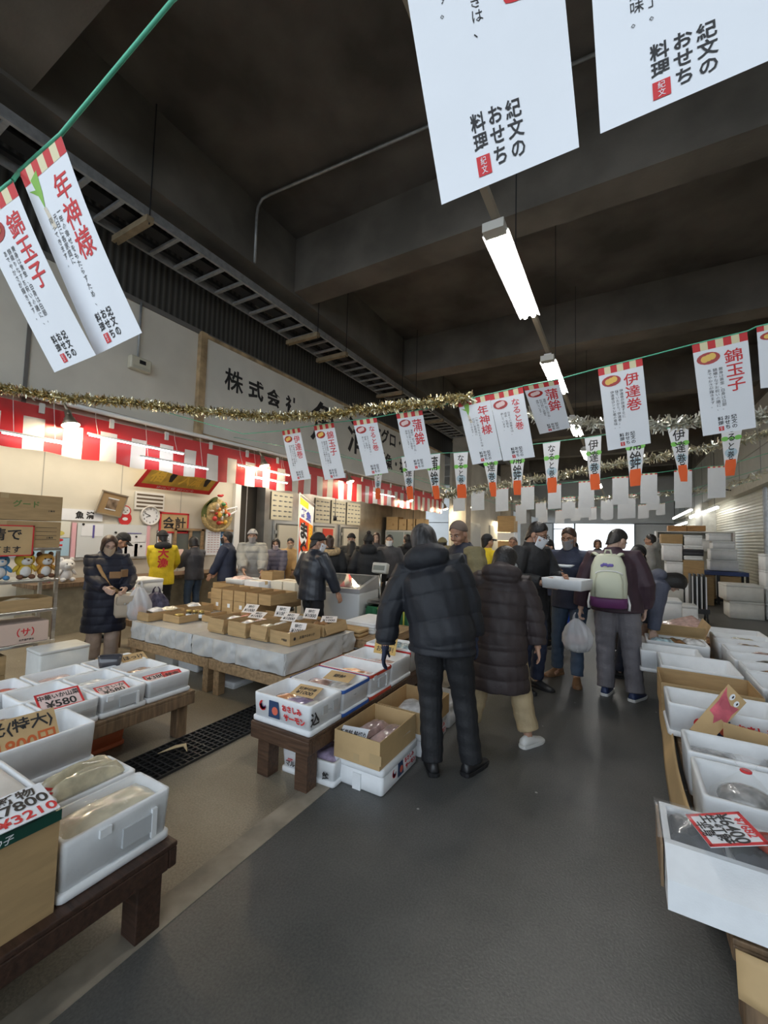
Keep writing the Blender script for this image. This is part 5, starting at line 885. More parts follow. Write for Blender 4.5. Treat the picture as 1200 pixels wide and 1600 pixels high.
    def pd(co, no):
        if not puff: return .003*np.sin(co[:, 2]*31+co[:, 0]*13)*np.sin(co[:, 2]*17+co[:, 1]*11)
        v = (np.array(RL.inverted()) @ (co-np.array(hip)).T).T; zz = np.where(co[:, 2] > .86*s, v[:, 2]+.92*s, co[:, 2]); f = np.abs(np.sin(np.pi*zz/(puff*s)+.6)); return .015*(f**.33-.8) + .003*np.sin(co[:, 0]*40+co[:, 2]*23)
    mesh_obj(topname, remesh(t, res, 4, pd), M(top), o)
    if sleeve is not None: mesh_obj('shirt', remesh(sl, res, 4, lambda co, no: .003*np.sin(co[:, 2]*60)), M(sleeve), o)
    p = MB()
    for h, kn, an, fy in leg: p.tube([Vector((h.x*.7, 0, .96*s)), h, h.lerp(kn, .5), kn, kn.lerp(an, .5), an+Vector((0, -.005, (cuff-.085)*s))], [.10*s*legw**.3, .108*s*legw**.4, .092*s*legw**.7, .073*s*legw, .068*s*legw, .066*s*legw], 14)
    p.ell((0, 0, .93*s), (.165*s, .125*s, .10*s), 16, 10); mesh_obj('trousers', remesh(p, res, 3, lambda co, no: .004*np.sin(co[:, 2]*47+9*co[:, 0])*np.sin(co[:, 2]*19+co[:, 1]*25)), M(legs), o)
    for (h, kn, an, fy), k in zip(leg, (0, 1)):
        RF = Rz(math.radians(fy)); base = Vector((an.x, an.y, an.z-.085*s)); f = MB(); up = []
        for yy, hw, ht in ((-.085, .020, .05), (-.075, .034, .085), (-.03, .040, .10), (.02, .042, .095), (.07, .045, .07), (.13, .044, .052), (.17, .034, .043), (.19, .014, .032)): up.append([base + RF @ Vector((hw*math.cos(a)*s, yy*s, (.018+(ht-.018)*max(0, math.sin(a))**.8 if math.sin(a) > 0 else .018)*s)) for a in [2*math.pi*j/14 for j in range(14)]])
        f.loft(up); so = f.build('shoe', M(shoes), o, True)
        f = MB(); w2 = [(-.092, .018), (-.08, .036), (-.03, .043), (.02, .044), (.08, .049), (.14, .047), (.18, .034), (.198, .012)]; out = [(hw, yy) for yy, hw in w2] + [(-hw, yy) for yy, hw in reversed(w2)]; f.loft([[base + RF @ Vector((a*s*kx, c*s*kx, z*s)) for a, c in out] for z, kx in ((0, .97), (.006, 1), (.024, 1), (.027, .96))]); f.build('sole', M(sole or shoes), so)
    # --- hair, hat, face
    hc_ = HD((0, -.012, .028)); ha = hair[0]; hm = CL[hair[1]]; S = lambda v: v*s
    fr = lambda a: (1+math.sin(a))/2      # 1 at the face, 0 at the nape
    if ha == 'short': sb = shell(hc_, RH, S(.082), S(.101), S(.104), lambda a: 112-52*fr(a)**2.2, lambda a: (.105*max(0, 1-fr(a)*1.75))*s, .022, seed=int(x*50), taper=True)
    elif ha == 'buzz': sb = shell(hc_, RH, S(.0765), S(.094), S(.094), lambda a: 112-58*fr(a)**2, lambda a: 0, 0)
    elif ha in ('bob', 'long', 'hang'): dl = {'bob': .105, 'long': .24, 'hang': .17}[ha]; sb = shell(hc_, RH, S(.090), S(.106), S(.108), lambda a: 92-40*max(0, math.sin(a))**2.5, lambda a: (dl if math.sin(a) < .45 else max(0, dl*(1-(math.sin(a)-.45)/.25)))*s, .016, na=44, nt=16, seed=int(x*50))
    if ha != 'none': sb.build('hair', hm, o, True, solid=(.006 if ha == 'short' else .014)*s)
    if hat:
        kind, hmat = hat; hm2 = M(hmat)
        if kind in ('beanie', 'pompom'):
            hb = shell(hc_, RH, S(.090), S(.108), S(.118), lambda a: 88-18*fr(a), lambda a: 0, .004).build('knit_hat', hm2, o, True, solid=.012); rg = [HD((.086*math.cos(a), -.012+.104*math.sin(a), .052*(fr(a))+.025)) for a in [2*math.pi*k/24 for k in range(25)]]; MB().tube(rg, .016*s, 8).build('turned_brim', hm2, hb, True)
            if kind == 'pompom': MB().ell(HD((0, -.02, .165)), (S(.04),)*3, 12, 8).build('pompom', hm2, hb, True)
        else:
            hb = shell(hc_, RH, S(.087), S(.104), S(.112), lambda a: 84-16*fr(a), lambda a: 0, .0).build('cap', hm2, o, True, solid=.008); bl = MB(); bl.grid(lambda u, v: HD(((u-.5)*.15*(1-.25*v*v), .062+.105*v*(1-(2*u-1)**2*.35), .058-.012*v-.03*(2*u-1)**2)), 10, 6); bl.build('visor', hm2, hb, True, solid=.006)
    if face:
        for sd in (-1, 1): e = MB(); e.ell(HD((sd*.031, .0735, .008)), (S(.0115), S(.008), S(.0050)), 10, 8, RH); e.m = 1; e.ell(HD((sd*.031, .0825, .0075)), (S(.006), S(.004), S(.0058)), 8, 6, RH); e.build('eye', [mat('eye_white', (.50, .46, .42), .3), M_blk], o, True)
        e = MB(); [e.tube([HD((sd*.014, .086, .028)), HD((sd*.032, .085, .034)), HD((sd*.050, .072, .028))], [S(.003), S(.0045), S(.002)], 6) for sd in (-1, 1)]; e.build('eyebrows', hm, o, True)
    if mask:
        k = MB(); k.grid(lambda u, v: HD(((.072-.014*v)*math.sin((u-.5)*2.5), .012+(.083-.010*v)*math.cos((u-.5)*2.5)+.006+.028*math.exp(-((u-.5)/.18)**2)*(1-.5*v), .0-.112*v-.004*math.cos((u-.5)*6))), 16, 10); mo = k.build('mask', M(mask), o, True, solid=.004)
        k = MB(); [k.tube([HD((sd*.068, .035, z)), HD((sd*.083, -.012, -.005))], S(.0018), 5) for sd in (-1, 1) for z in (-.008, -.075)]; k.build('ear_loops', M(mask), mo)
    if glasses:
        k = MB(); [k.tube([HD((sd*.033+.024*math.cos(a), .100, .006+.018*math.sin(a))) for a in [2*math.pi*j/16 for j in range(17)]], S(.0025), 6) for sd in (-1, 1)]; [k.tube([HD((sd*.057, .098, .01)), HD((sd*.08, .0, .008))], S(.0022), 5) for sd in (-1, 1)]; k.tube([HD((-.01, .102, .01)), HD((.01, .102, .01))], S(.0022), 5); k.build('glasses', M_blk, o)
    for k_, v_ in (('HD', HD), ('U', U), ('arms', arms)): INFO[k_] = v_
    INFO['o'] = o; return o
INFO = {}
CL = dict(black=cloth('black_cloth', (.012, .013, .016)), blackpuff=cloth('black_puffer', (.012, .014, .020), puffy=True), brownpuff=cloth('dark_brown_puffer', (.040, .029, .030), puffy=True), navypuff=cloth('navy_puffer', (.010, .013, .030), puffy=True), navy=cloth('navy_cloth', (.020, .028, .060)), leather=mat('dark_leather', (.018, .022, .032), .38, var=.2, scale=9, bump=.2, bscale=20), olive=cloth('olive_cloth', (.20, .17, .085)), khaki=cloth('khaki_cloth', (.44, .34, .20)), jeans=cloth('blue_jeans', (.045, .075, .125)), grey=cloth('grey_cloth', (.16, .15, .165)), greyjacket=cloth('grey_jacket', (.30, .30, .29)), bluegrey=cloth('blue_grey_cloth', (.085, .095, .14)), burgundy=cloth('burgundy_cloth', (.045, .022, .034), puffy=True), yellow=cloth('yellow_cloth', (.78, .58, .02)), beige=cloth('beige_coat', (.50, .32, .14)), purplegrey=cloth('purple_grey_puffer', (.10, .095, .15), puffy=True), pinkbeige=cloth('pinkish_beige_cloth', (.46, .36, .30)), darkgrey=cloth('dark_grey_cloth', (.06, .06, .07)),
          hairblack=mat('black_hair', (.012, .010, .010), .42, bump=.4, bscale=60), hairgrey=mat('grey_black_hair', (.045, .043, .045), .6, var=.9, scale=30, stretch=(1, 1, .2), bump=.4), hairbrown=mat('brown_hair', (.045, .022, .014), .42, bump=.4, bscale=60), stubble=mat('grey_stubble', (.16, .12, .10), .8), shoewhite=mat('white_shoe', (.68, .68, .66), .5), shoenavy=mat('navy_shoe', (.02, .035, .10), .5), shoebrown=mat('brown_shoe', (.20, .105, .05), .5), shoeblack=mat('black_shoe', (.015, .015, .017), .4), maskwhite=mat('white_mask', (.74, .76, .80), .7), maskbeige=mat('beige_mask', (.58, .46, .34), .7), maskpink=mat('pale_pink_mask', (.68, .55, .58), .7), maskblack=mat('black_mask', (.02, .02, .025), .7), maskblue=mat('blue_mask', (.35, .55, .78), .7), maskgrey=mat('grey_mask', (.30, .29, .30), .7), greyknit=cloth('grey_knit', (.30, .30, .32)), blackknit=cloth('black_knit', (.014, .014, .015)), fur=mat('tan_fur', (.50, .36, .20), .9, var=.3, scale=30, bump=.8, bscale=60), redcloth=cloth('red_cloth', (.55, .03, .04)))
N, F_ = .0055, .013
# 1 man in black puffer seen from behind
person('man from behind in black puffer jacket and black trousers, dark grey hair, centre', -1.11, 2.80, 20, 1.72, 10, -13, (2, 8), top='blackpuff', hem=.80, bulk=.044, puff=.175, hood=True, hair=('bob', 'hairgrey'), feet=((.21, .02, -35), (-.05, -.02, 12)), legw=1.15, gloves=CL['navy'], res=.008, cuff=.07, shoes='shoeblack', face=False, R=(.25, .10, .80, (1, -.6, 0)), L=(-.40, .0, .80, (-1, -.5, 0)))
# 2 woman in long brown coat
person('woman in long dark brown puffer coat, khaki trousers and white sneakers', -.87, 3.42, 12, 1.55, 9, 2, (12, -55), top='brownpuff', topname='long_coat', hem=.46, bulk=.05, puff=.12, hood=True, legs='khaki', legw=1.35, cuff=.14, shoes='shoewhite', hair=('bob', 'hairblack'), mask='maskwhite', glasses=True, feet=((.25, .02, -40), (-.24, .05, 0)), res=.008, R=(.33, .06, .82, (1, -.4, 0)), L=(-.40, .28, 1.0, (-1, -.2, -.2)), hands=True)
# 3 vest man
person('man with shaved head in navy puffer vest over olive shirt, looking down', -1.42, 4.18, 152, 1.80, 4, 0, (22, 12), top='navypuff', topname='vest', hem=.86, bulk=.03, puff=.10, sleeve='olive', legs='olive', hair=('buzz', 'stubble'), skin=2, res=.009, R=(.10, .34, 1.02), L=(-.26, .30, .98), legw=1.1, shoes='shoeblack', sole='shoewhite')
# 4 masked man holding a white box
person('man with glasses and white mask in dark jacket holding a white foam box', -.90, 4.82, -120, 1.82, 4, 0, (22, 14), top='black', hem=.70, bulk=.02, legs='navy', hair=('short', 'hairblack'), mask='maskwhite', glasses=True, res=.009, R=(.20, .33, 1.10), L=(-.06, .37, 1.14), curl=(.5, .5), shoes='shoeblack', skin=2)
bo = foam_box('white foam box held by the man with glasses and white mask', -.68, -.28, 4.33, 4.63, 1.14, .10, lid=False, rz=-.3, t=.02); pack('pale fish pieces in the held white foam box', -.48, 4.48, 1.17, .26, .2, .04, .2, 'pink')
# 5 jeans man with tray
person('man with grey blue mask in navy jacket, jeans and brown shoes, facing forward', -.55, 5.50, 172, 1.77, 2, 0, (12, -6), top='navy', hem=.78, bulk=.02, legs='jeans', hair=('short', 'hairbrown'), mask='maskgrey', res=.010, R=(.08, .36, 1.18), L=(-.30, .06, .84), shoes='shoebrown', sole='shoebrown', feet=((.14, .02, -25), (-.12, .22, 15)), skin=2, curl=(.6, .5))
o = thing('foam_plate', 'small white tray held up by the man in jeans', 'tray', at(878, 886, y=5.08)); MB().loft([rr_ring(.10, .07, .02, 0), rr_ring(.13, .095, .03, .025), rr_ring(.125, .09, .03, .025), rr_ring(.095, .065, .02, .005)]).build('tray', M_foam, o, True)
# 6 backpack man
person('man in burgundy jacket and grey trousers wearing a cream backpack', -.06, 5.12, 4, 1.78, 6, -3, (34, -48), top='burgundy', hem=.84, bulk=.045, legs='grey', legw=1.25, cuff=.075, shoes='shoenavy', sole='shoewhite', hair=('short', 'hairblack'), res=.008, L=(-.34, .05, .80, (-1, -.3, 0)), R=(.25, .08, .88, (.5, -1, 0)), feet=((.15, -.05, -30), (-.10, .0, -15)), curl=(.5, .9), skin=1)
o = thing('backpack', 'cream backpack with purple base on the burgundy jacket man', 'backpack', (-.13, 4.845, 0), math.radians(4)); M_bp = mat('cream_nylon', (.62, .64, .50), .6, bump=.15, bscale=20); M_pu = mat('purple_nylon', (.13, .03, .12), .6)
tl = Rx(math.radians(-6))
def bp(zs, m, name, par=o): return MB().loft([[Vector((hx*math.copysign(abs(math.cos(a))**.6, math.cos(a)), yo+hy*math.copysign(abs(math.sin(a))**.6, math.sin(a)), z)) for a in [2*math.pi*k/28 for k in range(28)]] for z, hx, hy, yo in zs]).build(name, m, par, True)
bp([(1.02, .10, .06, .0), (1.03, .165, .09, .0), (1.20, .172, .10, .005), (1.36, .155, .085, .02), (1.45, .12, .06, .04), (1.485, .07, .03, .055)], M_bp, 'body'); bp([(.94, .12, .06, 0), (.955, .168, .092, 0), (1.03, .17, .097, 0), (1.05, .168, .093, 0)], M_pu, 'base')
bp([(1.05, .11, .03, -.09), (1.06, .125, .045, -.09), (1.22, .125, .05, -.09), (1.30, .10, .03, -.08), (1.31, .08, .02, -.08)], M_bp, 'front_pocket'); MB().tube([(.12*math.cos(a), -.115+.01*math.sin(a), 1.285+.035*math.sin(a)) for a in [math.pi*k/10 for k in range(11)]], .006, 6).build('zip', M_white, o, True)
MB().tube([(-.035, .03, 1.47), (-.02, .03, 1.525), (.02, .03, 1.525), (.035, .03, 1.47)], .009, 8).build('grab_loop', M_bp, o, True)
for sx in (-1, 1): MB().tube([(sx*.08, .04, 1.46), (sx*.125, .11, 1.49), (sx*.14, .22, 1.46)], .026, 8, .4).build('shoulder_strap', M_bp, o, True); MB().tube([(sx*.165, .0, 1.08), (sx*.185, -.03, .99), (sx*.18, -.03, .93)], .011, 6).build('side_strap', M_white, o, True)
m = MB(); rr = random.Random(1); [m.ell((-.06+.018*k, -.088, 1.375+rr.uniform(-.008, .008)), (.014, .006, .016), 8, 6) for k in range(6)]; m.build('violet_badge', mat('violet_badge', (.16, .12, .42), .5), o, True)
def bag(label, x, y, z, w_, h_, m, cat='bag', rz=0, name='shopping_bag', dep=.09, items=None):
    o = thing(name, label, cat, (x, y, z), rz); r = random.Random(int(abs(x)*91)); ph = [r.uniform(0, 6) for _ in range(5)]; rings = []
    for zz, k in ((-.55, .35), (-.53, .75), (-.42, 1.0), (-.28, .98), (-.15, .78), (-.05, .45), (0, .20)):
        rings.append([Vector((w_/2*k*math.cos(a)*(1+.10*math.sin(5*a+ph[0]+zz*6)+.07*math.sin(9*a+ph[1]-zz*9)), dep*k*math.sin(a)*(1+.25*math.sin(7*a+ph[2]+zz*8)), zz*h_/.55)) for a in [2*math.pi*j/48 for j in range(48)]])
    MB().loft(rings).build('bag', m, o, True)
    hd = MB(); [hd.tube([(sx*w_*.10, 0, -.01), (sx*w_*.09, 0, .035), (sx*.012, 0, .065)], [.022, .012, .008], 8, .4) for sx in (-1, 1)]; hd.build('handles', m, o, True)
    for nm, mm, zz in items or (): MB().ell((0, 0, zz), (w_*.34, dep*.7, h_*.18), 12, 8).build(nm, mm, o, True)
    return o
M_bag = mat('cloudy_plastic', (.80, .81, .84), .25, alpha=.5, bump=.8, bscale=12, spec=.6)
p = INFO['o']; hw = Matrix.Translation(p.location) @ Matrix.Rotation(p.rotation_euler.z, 4, 'Z') @ (INFO['arms'][-1][1] + Vector((0, .0, -.10)))
bag('cloudy plastic bag of pink packs hanging from the backpack man hand', hw.x-.04, hw.y, hw.z-.03, .30, .36, M_bag, items=[('contents', FISHM['pink'], -.24), ('contents', FISHM['white'], -.31)])
# 7-12 around the aisle
person('person in dark jacket and dark cap bending beside the backpack man', .0, 6.75, -50, 1.64, 16, 0, (35, 0), top='black', hem=.78, bulk=.04, hair=('short', 'hairblack'), hat=('cap', 'black'), res=F_, mask='maskwhite')
person('woman bending far over the goods in a blue grey jacket, dark hair hanging', -.02, 5.90, -80, 1.62, 58, 0, (28, 0), top='bluegrey', hem=.70, bulk=.03, hood=True, legs='navy', hair=('hang', 'hairblack'), res=.009, R=(.20, .30, .60), L=(-.20, .30, .60), feet=((.10, -.05, 0), (-.10, .0, 0)), skin=1)
person('man in pale grey hooded jacket and glasses standing sideways far right', .53, 10.7, 78, 1.80, 0, 0, (0, 0), top='greyjacket', hem=.78, bulk=.03, hood=True, hair=('short', 'hairblack'), glasses=True, res=F_)
person('worker in yellow coat and black cap behind the vest man', -1.98, 6.95, -28, 1.68, 0, 0, (0, -20), top='yellow', hem=.70, bulk=.02, hair=('short', 'hairblack'), hat=('cap', 'black'), res=F_)
o = person('person in black and yellow top with khaki cap behind the black puffer man', -2.62, 6.55, 18, 1.60, 0, 0, (5, 0), top='yellow', hem=.80, bulk=.02, hair=('short', 'hairblack'), hat=('cap', 'olive'), res=F_); MB().tube([INFO['U']((-.2, -.02, 1.33)), INFO['U']((0, -.14, 1.28)), INFO['U']((.2, -.02, 1.33))], .05, 10).build('red_collar', CL['redcloth'], o, True); MB().ell(INFO['U']((0, -.05, 1.38)), (.20, .12, .10), 14, 8).build('black_hood', CL['black'], o, True)
person('person in navy jacket with light blue mask behind the two masked men', -.92, 6.9, 140, 1.64, 8, 0, (10, 0), top='navy', hem=.80, bulk=.03, hair=('short', 'hairblack'), mask='maskblue', res=F_, L=(-.28, .1, .80))
bag('bright blue shopping bag hanging behind the man in jeans', -.77, 6.62, .69, .26, .34, mat('blue_bag', (.02, .10, .62), .4), rz=.2)
person('dark haired woman far behind between the two masked men', -.74, 7.8, 170, 1.60, 0, 0, (0, 10), top='black', hem=.60, bulk=.03, hair=('long', 'hairblack'), res=F_, skin=1)
person('bald man far behind, beside the worker in yellow', -1.92, 8.6, 185, 1.66, 0, 0, (0, 0), top='darkgrey', hem=.8, hair=('buzz', 'stubble'), res=F_, skin=2)
person('distant brown haired person left of the bright opening', -.55, 11.8, 190, 1.66, 0, 0, (0, 0), top='darkgrey', hem=.8, hair=('bob', 'hairbrown'), res=.016)
# group at the cold rooms
person('person with white mask and dark grey jacket facing the camera right of the pompom hat', -4.12, 7.42, 205, 1.64, 0, 0, (0, 0), top='darkgrey', hem=.8, bulk=.03, hair=('short', 'hairblack'), mask='maskwhite', res=F_)
person('dark hooded person behind the one with white mask', -4.05, 8.1, 60, 1.66, 0, 0, (0, 0), top='black', hem=.7, bulk=.03, hood=True, hair=('short', 'hairblack'), res=F_, face=False)
person('person from behind in black coat and black pompom hat', -3.72, 5.98, 32, 1.62, 0, 0, (0, -10), top='black', hem=.55, bulk=.04, hood=True, hair=('short', 'hairblack'), hat=('pompom', 'blackknit'), res=F_, face=False)
o = person('person from behind in black coat with tan fur hood, brown hair', -4.36, 5.75, 36, 1.60, 0, 0, (8, 15), top='black', hem=.55, bulk=.04, hood=False, hair=('short', 'hairbrown'), res=F_, face=False); MB().tube([INFO['U']((.15*math.cos(a), -.06+.13*math.sin(a), 1.42+.03*math.sin(a))) for a in [2*math.pi*k/20 for k in range(21)]], .055, 10).build('fur_trim', CL['fur'], o, True)
person('man in black knit hat and grey mask facing the camera, beige collar', -5.02, 7.38, 204, 1.64, 0, 0, (8, 0), top='black', hem=.7, bulk=.03, hair=('short', 'hairblack'), hat=('beanie', 'blackknit'), mask='maskgrey', res=F_)
person('woman with long dark hair between the fur hood and the pompom hat', -4.42, 6.5, 28, 1.50, 0, 0, (10, 0), top='black', hem=.6, bulk=.02, hair=('long', 'hairblack'), res=F_, face=False)
person('brown haired woman far behind above the masked man in black hat', -4.95, 8.3, 200, 1.68, 0, 0, (0, 0), top='darkgrey', hem=.7, hair=('long', 'hairbrown'), res=F_, skin=1)
person('dark haired person with dark cap left of the fur hood', -5.25, 6.52, 40, 1.62, 0, 0, (0, 0), top='black', hem=.7, hair=('short', 'hairblack'), hat=('cap', 'black'), res=F_, face=False)
# worker with black knit hat behind the vinyl table
person('worker in dark leather jacket and black knit hat standing behind the cartons', -3.62, 4.42, -12, 1.62, 3, 0, (12, -35), top='leather', hem=.78, bulk=.03, hair=('short', 'hairblack'), hat=('beanie', 'blackknit'), mask='maskwhite', res=.009, R=(.34, .22, .80, (1, -.6, -.3)), skin=2)
# shoppers across the stall
person('shopper in beige coat behind the flat white cartons', -6.22, 6.82, 214, 1.52, 0, 0, (10, 0), top='beige', hem=.6, bulk=.03, hair=('short', 'hairblack'), mask='maskbeige', res=F_, R=(.12, .28, .92), L=(-.12, .28, .92))
person('shopper in purple grey puffer with pink mask left of the beige coat', -6.14, 6.3, 218, 1.50, 0, 0, (10, 0), top='purplegrey', hem=.7, bulk=.04, puff=.10, hair=('bob', 'hairblack'), mask='maskpink', res=F_, R=(.16, .30, .90), L=(-.16, .30, .90))
person('shopper in pale grey puffer with grey knit hat and mask', -6.02, 5.56, 222, 1.66, 0, 0, (6, 0), top='greyjacket', hem=.75, bulk=.06, puff=.13, hair=('short', 'hairblack'), hat=('beanie', 'greyknit'), mask='maskgrey', res=.011, R=(.10, .36, .95), L=(-.22, .34, .90))
o = person('man in navy jacket with black mask seen from the side in the stall', -6.36, 5.30, 122, 1.62, 2, 0, (0, 0), top='navy', hem=.75, bulk=.03, hair=('short', 'hairblack'), mask='maskblack', res=.011, L=(-.2, .25, .85), R=(.2, .30, .85), skin=2); 
person('woman with black bob in dark jacket holding papers at the counter', -7.0, 5.08, 92, 1.50, 4, 0, (10, 0), top='darkgrey', hem=.80, bulk=.02, legs='jeans', hair=('bob', 'hairblack'), mask='maskwhite', res=.011, L=(-.12, .36, 1.08), R=(.12, .34, .98), skin=1)
card('sheet of pinkish paper held by the woman at the counter', (-7.38, 4.97, 1.13), .24, .30, math.radians(70), 60, [], mat('pink_sheet', (.72, .52, .46), .6), None, name='paper_sheet')
o = person('worker in bright yellow coat with red lettering on the back, black cap', -6.98, 4.42, 62, 1.60, 3, 0, (14, 20), top='yellow', topname='happi_coat', hem=.72, bulk=.02, hood=False, hair=('short', 'hairblack'), hat=('beanie', 'blackknit'), res=.011, L=(-.10, .34, .95), R=(.20, .34, .98), face=False)
k = MB(); text_on(k, '大漁', lambda a, c: INFO['U']((a, -.185-.004*0 + .10*a*a, 1.20+c)), .0, 0, .36, True, .04); k.build('red_lettering', M_red, o); MB().ell(INFO['U']((0, -.07, 1.42)), (.14, .09, .08), 14, 8).build('black_hood', CL['black'], o, True)
# woman with shopping bags
o = person('woman in long navy puffer coat and beige mask carrying shopping bags', -5.46, 2.76, 246, 1.53, 2, 0, (20, 8), top='navypuff', topname='long_coat', hem=.42, bulk=.045, puff=.11, hood=False, legs='pinkbeige', legw=1.3, hair=('bob', 'hairbrown'), mask='maskbeige', res=.009, R=(.02, .34, 1.02), L=(-.20, .30, 1.0), skin=1, shoes='shoewhite', curl=(.9, .8))
MB().tube([INFO['U']((.13, -.02, 1.42)), INFO['U']((.10, .17, 1.30)), INFO['U']((-.02, .22, 1.05)), Vector((-.18, .27, .82))], .022, 8, .3).build('bag_strap', mat('tan_strap', (.35, .22, .10), .5), o, True)
def wpt(o, v): return Matrix.Translation(o.location) @ Matrix.Rotation(o.rotation_euler.z, 4, 'Z') @ Vector(v)
q = wpt(o, (-.18, .32, .72)); b_ = thing('shoulder_bag', 'beige shoulder bag at the side of the woman in navy coat', 'bag', q, o.rotation_euler.z); MB().loft([rr_ring(.085, .045, .03, -.14), rr_ring(.105, .055, .04, -.10), rr_ring(.105, .05, .03, .08), rr_ring(.095, .03, .02, .13)]).build('body', mat('beige_canvas', (.42, .35, .27), .7), b_, True); MB().rbox((0, .055, .06), (.18, .02, .10), .02).build('flap', mat('beige_canvas'), b_, True); MB().ell((0, .07, .02), (.012, .006, .012), 8, 6).build('clasp', M_steel, b_, True)
q = wpt(o, (-.32, .34, .93)); bag('white plastic bag of pastries held by the woman in navy coat', q.x, q.y, q.z, .26, .40, M_bag, rz=1, items=[('contents', FISHM['orange'], -.30)])
q = wpt(o, (-.52, .22, .84)); bag('dark patterned cloth bag held behind the white plastic bag', q.x, q.y, q.z, .36, .42, mat('dark_print_bag', (.02, .018, .05), .6, col2=(.10, .09, .14), scale=22), rz=1, dep=.10)
q = wpt(o, (-.06, .42, 1.08)); b_ = thing('wallet', 'brown open wallet in the hands of the woman in navy coat', 'wallet', q, o.rotation_euler.z); MB().box((0, 0, 0), (.11, .02, .08), Rx(.5)).build('cover', mat('brown_leather', (.20, .11, .05), .5), b_, bevel=.004); MB().box((-.09, .0, .02), (.08, .02, .085), Rz(.6)).build('open_side', mat('brown_leather'), b_, bevel=.004)
person('man in blue jacket and black cap leaning behind the woman in navy coat', -6.6, 3.22, -40, 1.62, 22, 0, (18, 0), top='navy', hem=.78, bulk=.03, legs='navy', hair=('short', 'hairblack'), hat=('cap', 'black'), res=.011, shoes='shoeblack', skin=2)
# ================================================================ right hand table of goods
table('long low table of boxes along the right edge of the picture', .30, 1.62, 1.82, 7.6, .33, M_wood, leg=.11, ap=.05, legs=((-1, -1), (1, -1), (-1, 1), (1, 1)))
for y in (3.6, 5.6): pass
# near film wrapped tray with sloping front
o = thing('foam_tray', 'long white tray with sloping front, nearest at the right picture edge', 'foam box', (.12, 1.72, .41)); W_ = .72
def rg(y0, y1, z, i=0): return [Vector((i, y0, z)), Vector((W_-i, y0, z)), Vector((W_-i, y1, z)), Vector((i, y1, z))]
MB().loft([rg(0, .36, 0), rg(0, .36, .095), rg(.105, .37, .15), rg(.13, .35, .15, .02), rg(.13, .35, .09, .02)]).build('body', M_foam, o)
k = MB(); k.add([(.30, .018, .107), (.52, .018, .107), (.52, .055, .127), (.30, .055, .127)], [(0, 1, 2, 3)]); k.build('red_label', M_red, o)
MB().bb((-.012, .1, .0), (-.004, .36, .14)).build('brown_end', mat('brown_end', (.25, .17, .10), .5), o)
tag(MB().grid(lambda u, v: Vector((.10+.76*u, 1.83+.27*v, .566+.05*math.sin(math.pi*v)*(.6+.4*math.sin(9*u)**2)+.006*math.sin(23*u+9*v))), 24, 12).build('film_cover', M_film, None, True), 'shiny clear film bulging over the nearest tray at the right edge', 'film')
for k, (x, mm, lb) in enumerate(((.22, 'black', 'silver fish pack at left under the film of the nearest right tray'), (.40, 'black', 'dark fish pack in the middle of the nearest right tray'), (.60, 'brown', 'reddish brown packs at the right end of the nearest right tray'))): pack(lb, x, 1.96, .505, .17, .19, .07, .1*k, mm)
for cx_, lb in ((.44, 'dark red curled crab leg beside the price card in the nearest right tray'), (.60, 'dark red curled crab leg at the right end of the nearest right tray')): tag(MB().tube([(cx_+.05*math.cos(a), 1.93+.05*math.sin(a), .60) for a in [2*math.pi*k/14 for k in range(12)]], .012, 8).build('crab_leg', mat('crab_red', (.30, .06, .04), .35, coat=.6), None, True), lb, 'seafood')
card('white price card with red border on the film of the nearest right tray', (.30, 1.90, .625), .165, .175, math.radians(-72), 12, [('¥7682', 0, .36, .03, M_red), ('¥6400', 0, .12, .045, M_ink), ('生紅鮭', .0, -.14, .05, M_ink), ('半身', 0, -.36, .04, M_ink)], M_paper, M_red)
# hanging cardboard along the aisle side
o = thing('cardboard_apron', 'torn tan cardboard hanging down the aisle side of the right table', 'cardboard sheet', (.285, 3.3, .36)); MB().grid(lambda u, v: Vector((-.015-.05*v*math.sin(math.pi*u)-.012*math.sin(7*u), -.95+2.0*u, -.0-(.26-.10*math.sin(3*u)**2-.05*u)*v)), 24, 6).build('sheet', M_tan, o, True, solid=.006)
o = thing('cardboard_apron', 'tan cardboard sheet hanging below the nearest right tray', 'cardboard sheet', (.60, 1.80, .33)); MB().grid(lambda u, v: Vector((-.30+.75*u, -.02-.03*v-.01*math.sin(6*u), -(.12+.10*math.sin(1.4*u))*v)), 14, 5).build('sheet', M_tan, o, True, solid=.006)
# first row of boxes (aisle side)
foam_box('foam box with a tied bag, second from the front on the right table', .28, .84, 2.25, 2.64, .332, .22, lid=False)
foam_box('foam box of long flat packs, third from the front on the right table', .275, .84, 2.68, 2.99, .332, .22, lid=False)
o = foam_box('foam box with round crest behind the red painted cardboard', .25, .86, 3.40, 3.79, .345, .21); salmon_mark(o, 'S', .305, .195, .04, .10, 1.1)
card_box('brown open carton behind the crested foam box on the right table', .245, .84, 3.85, 4.30, .332, .225)
foam_box('white foam box beyond the open carton, clear sheet over its end', .275, .84, 4.38, 4.92, .332, .225, lid=False)
foam_box('white foam box jutting out over the aisle side of the right table', .14, .66, 4.97, 5.33, .332, .21)
foam_box('foam box with fish bags beyond the jutting box', .21, .78, 5.45, 5.86, .332, .22)
card_box('open carton with raised flaps far along the right table', .28, .80, 5.95, 6.55, .332, .22, flaps=[('S', -.9, .16), ('E', -1.2, .15)], m=M_tan)
pack('pinkish sheet bag standing in the carton with raised flaps', .54, 6.25, .48, .36, .34, .06, .2, 'pink', rot=(math.radians(14), 0, .1)); pack('large pale film bag leaning up beyond the flapped carton', .70, 7.2, .45, .5, .5, .06, .3, 'pink', rot=(math.radians(10), math.radians(-18), .2)); pack('grey bundle of bags by the bending woman', .42, 6.8, .335, .34, .36, .14, .1, 'grey')
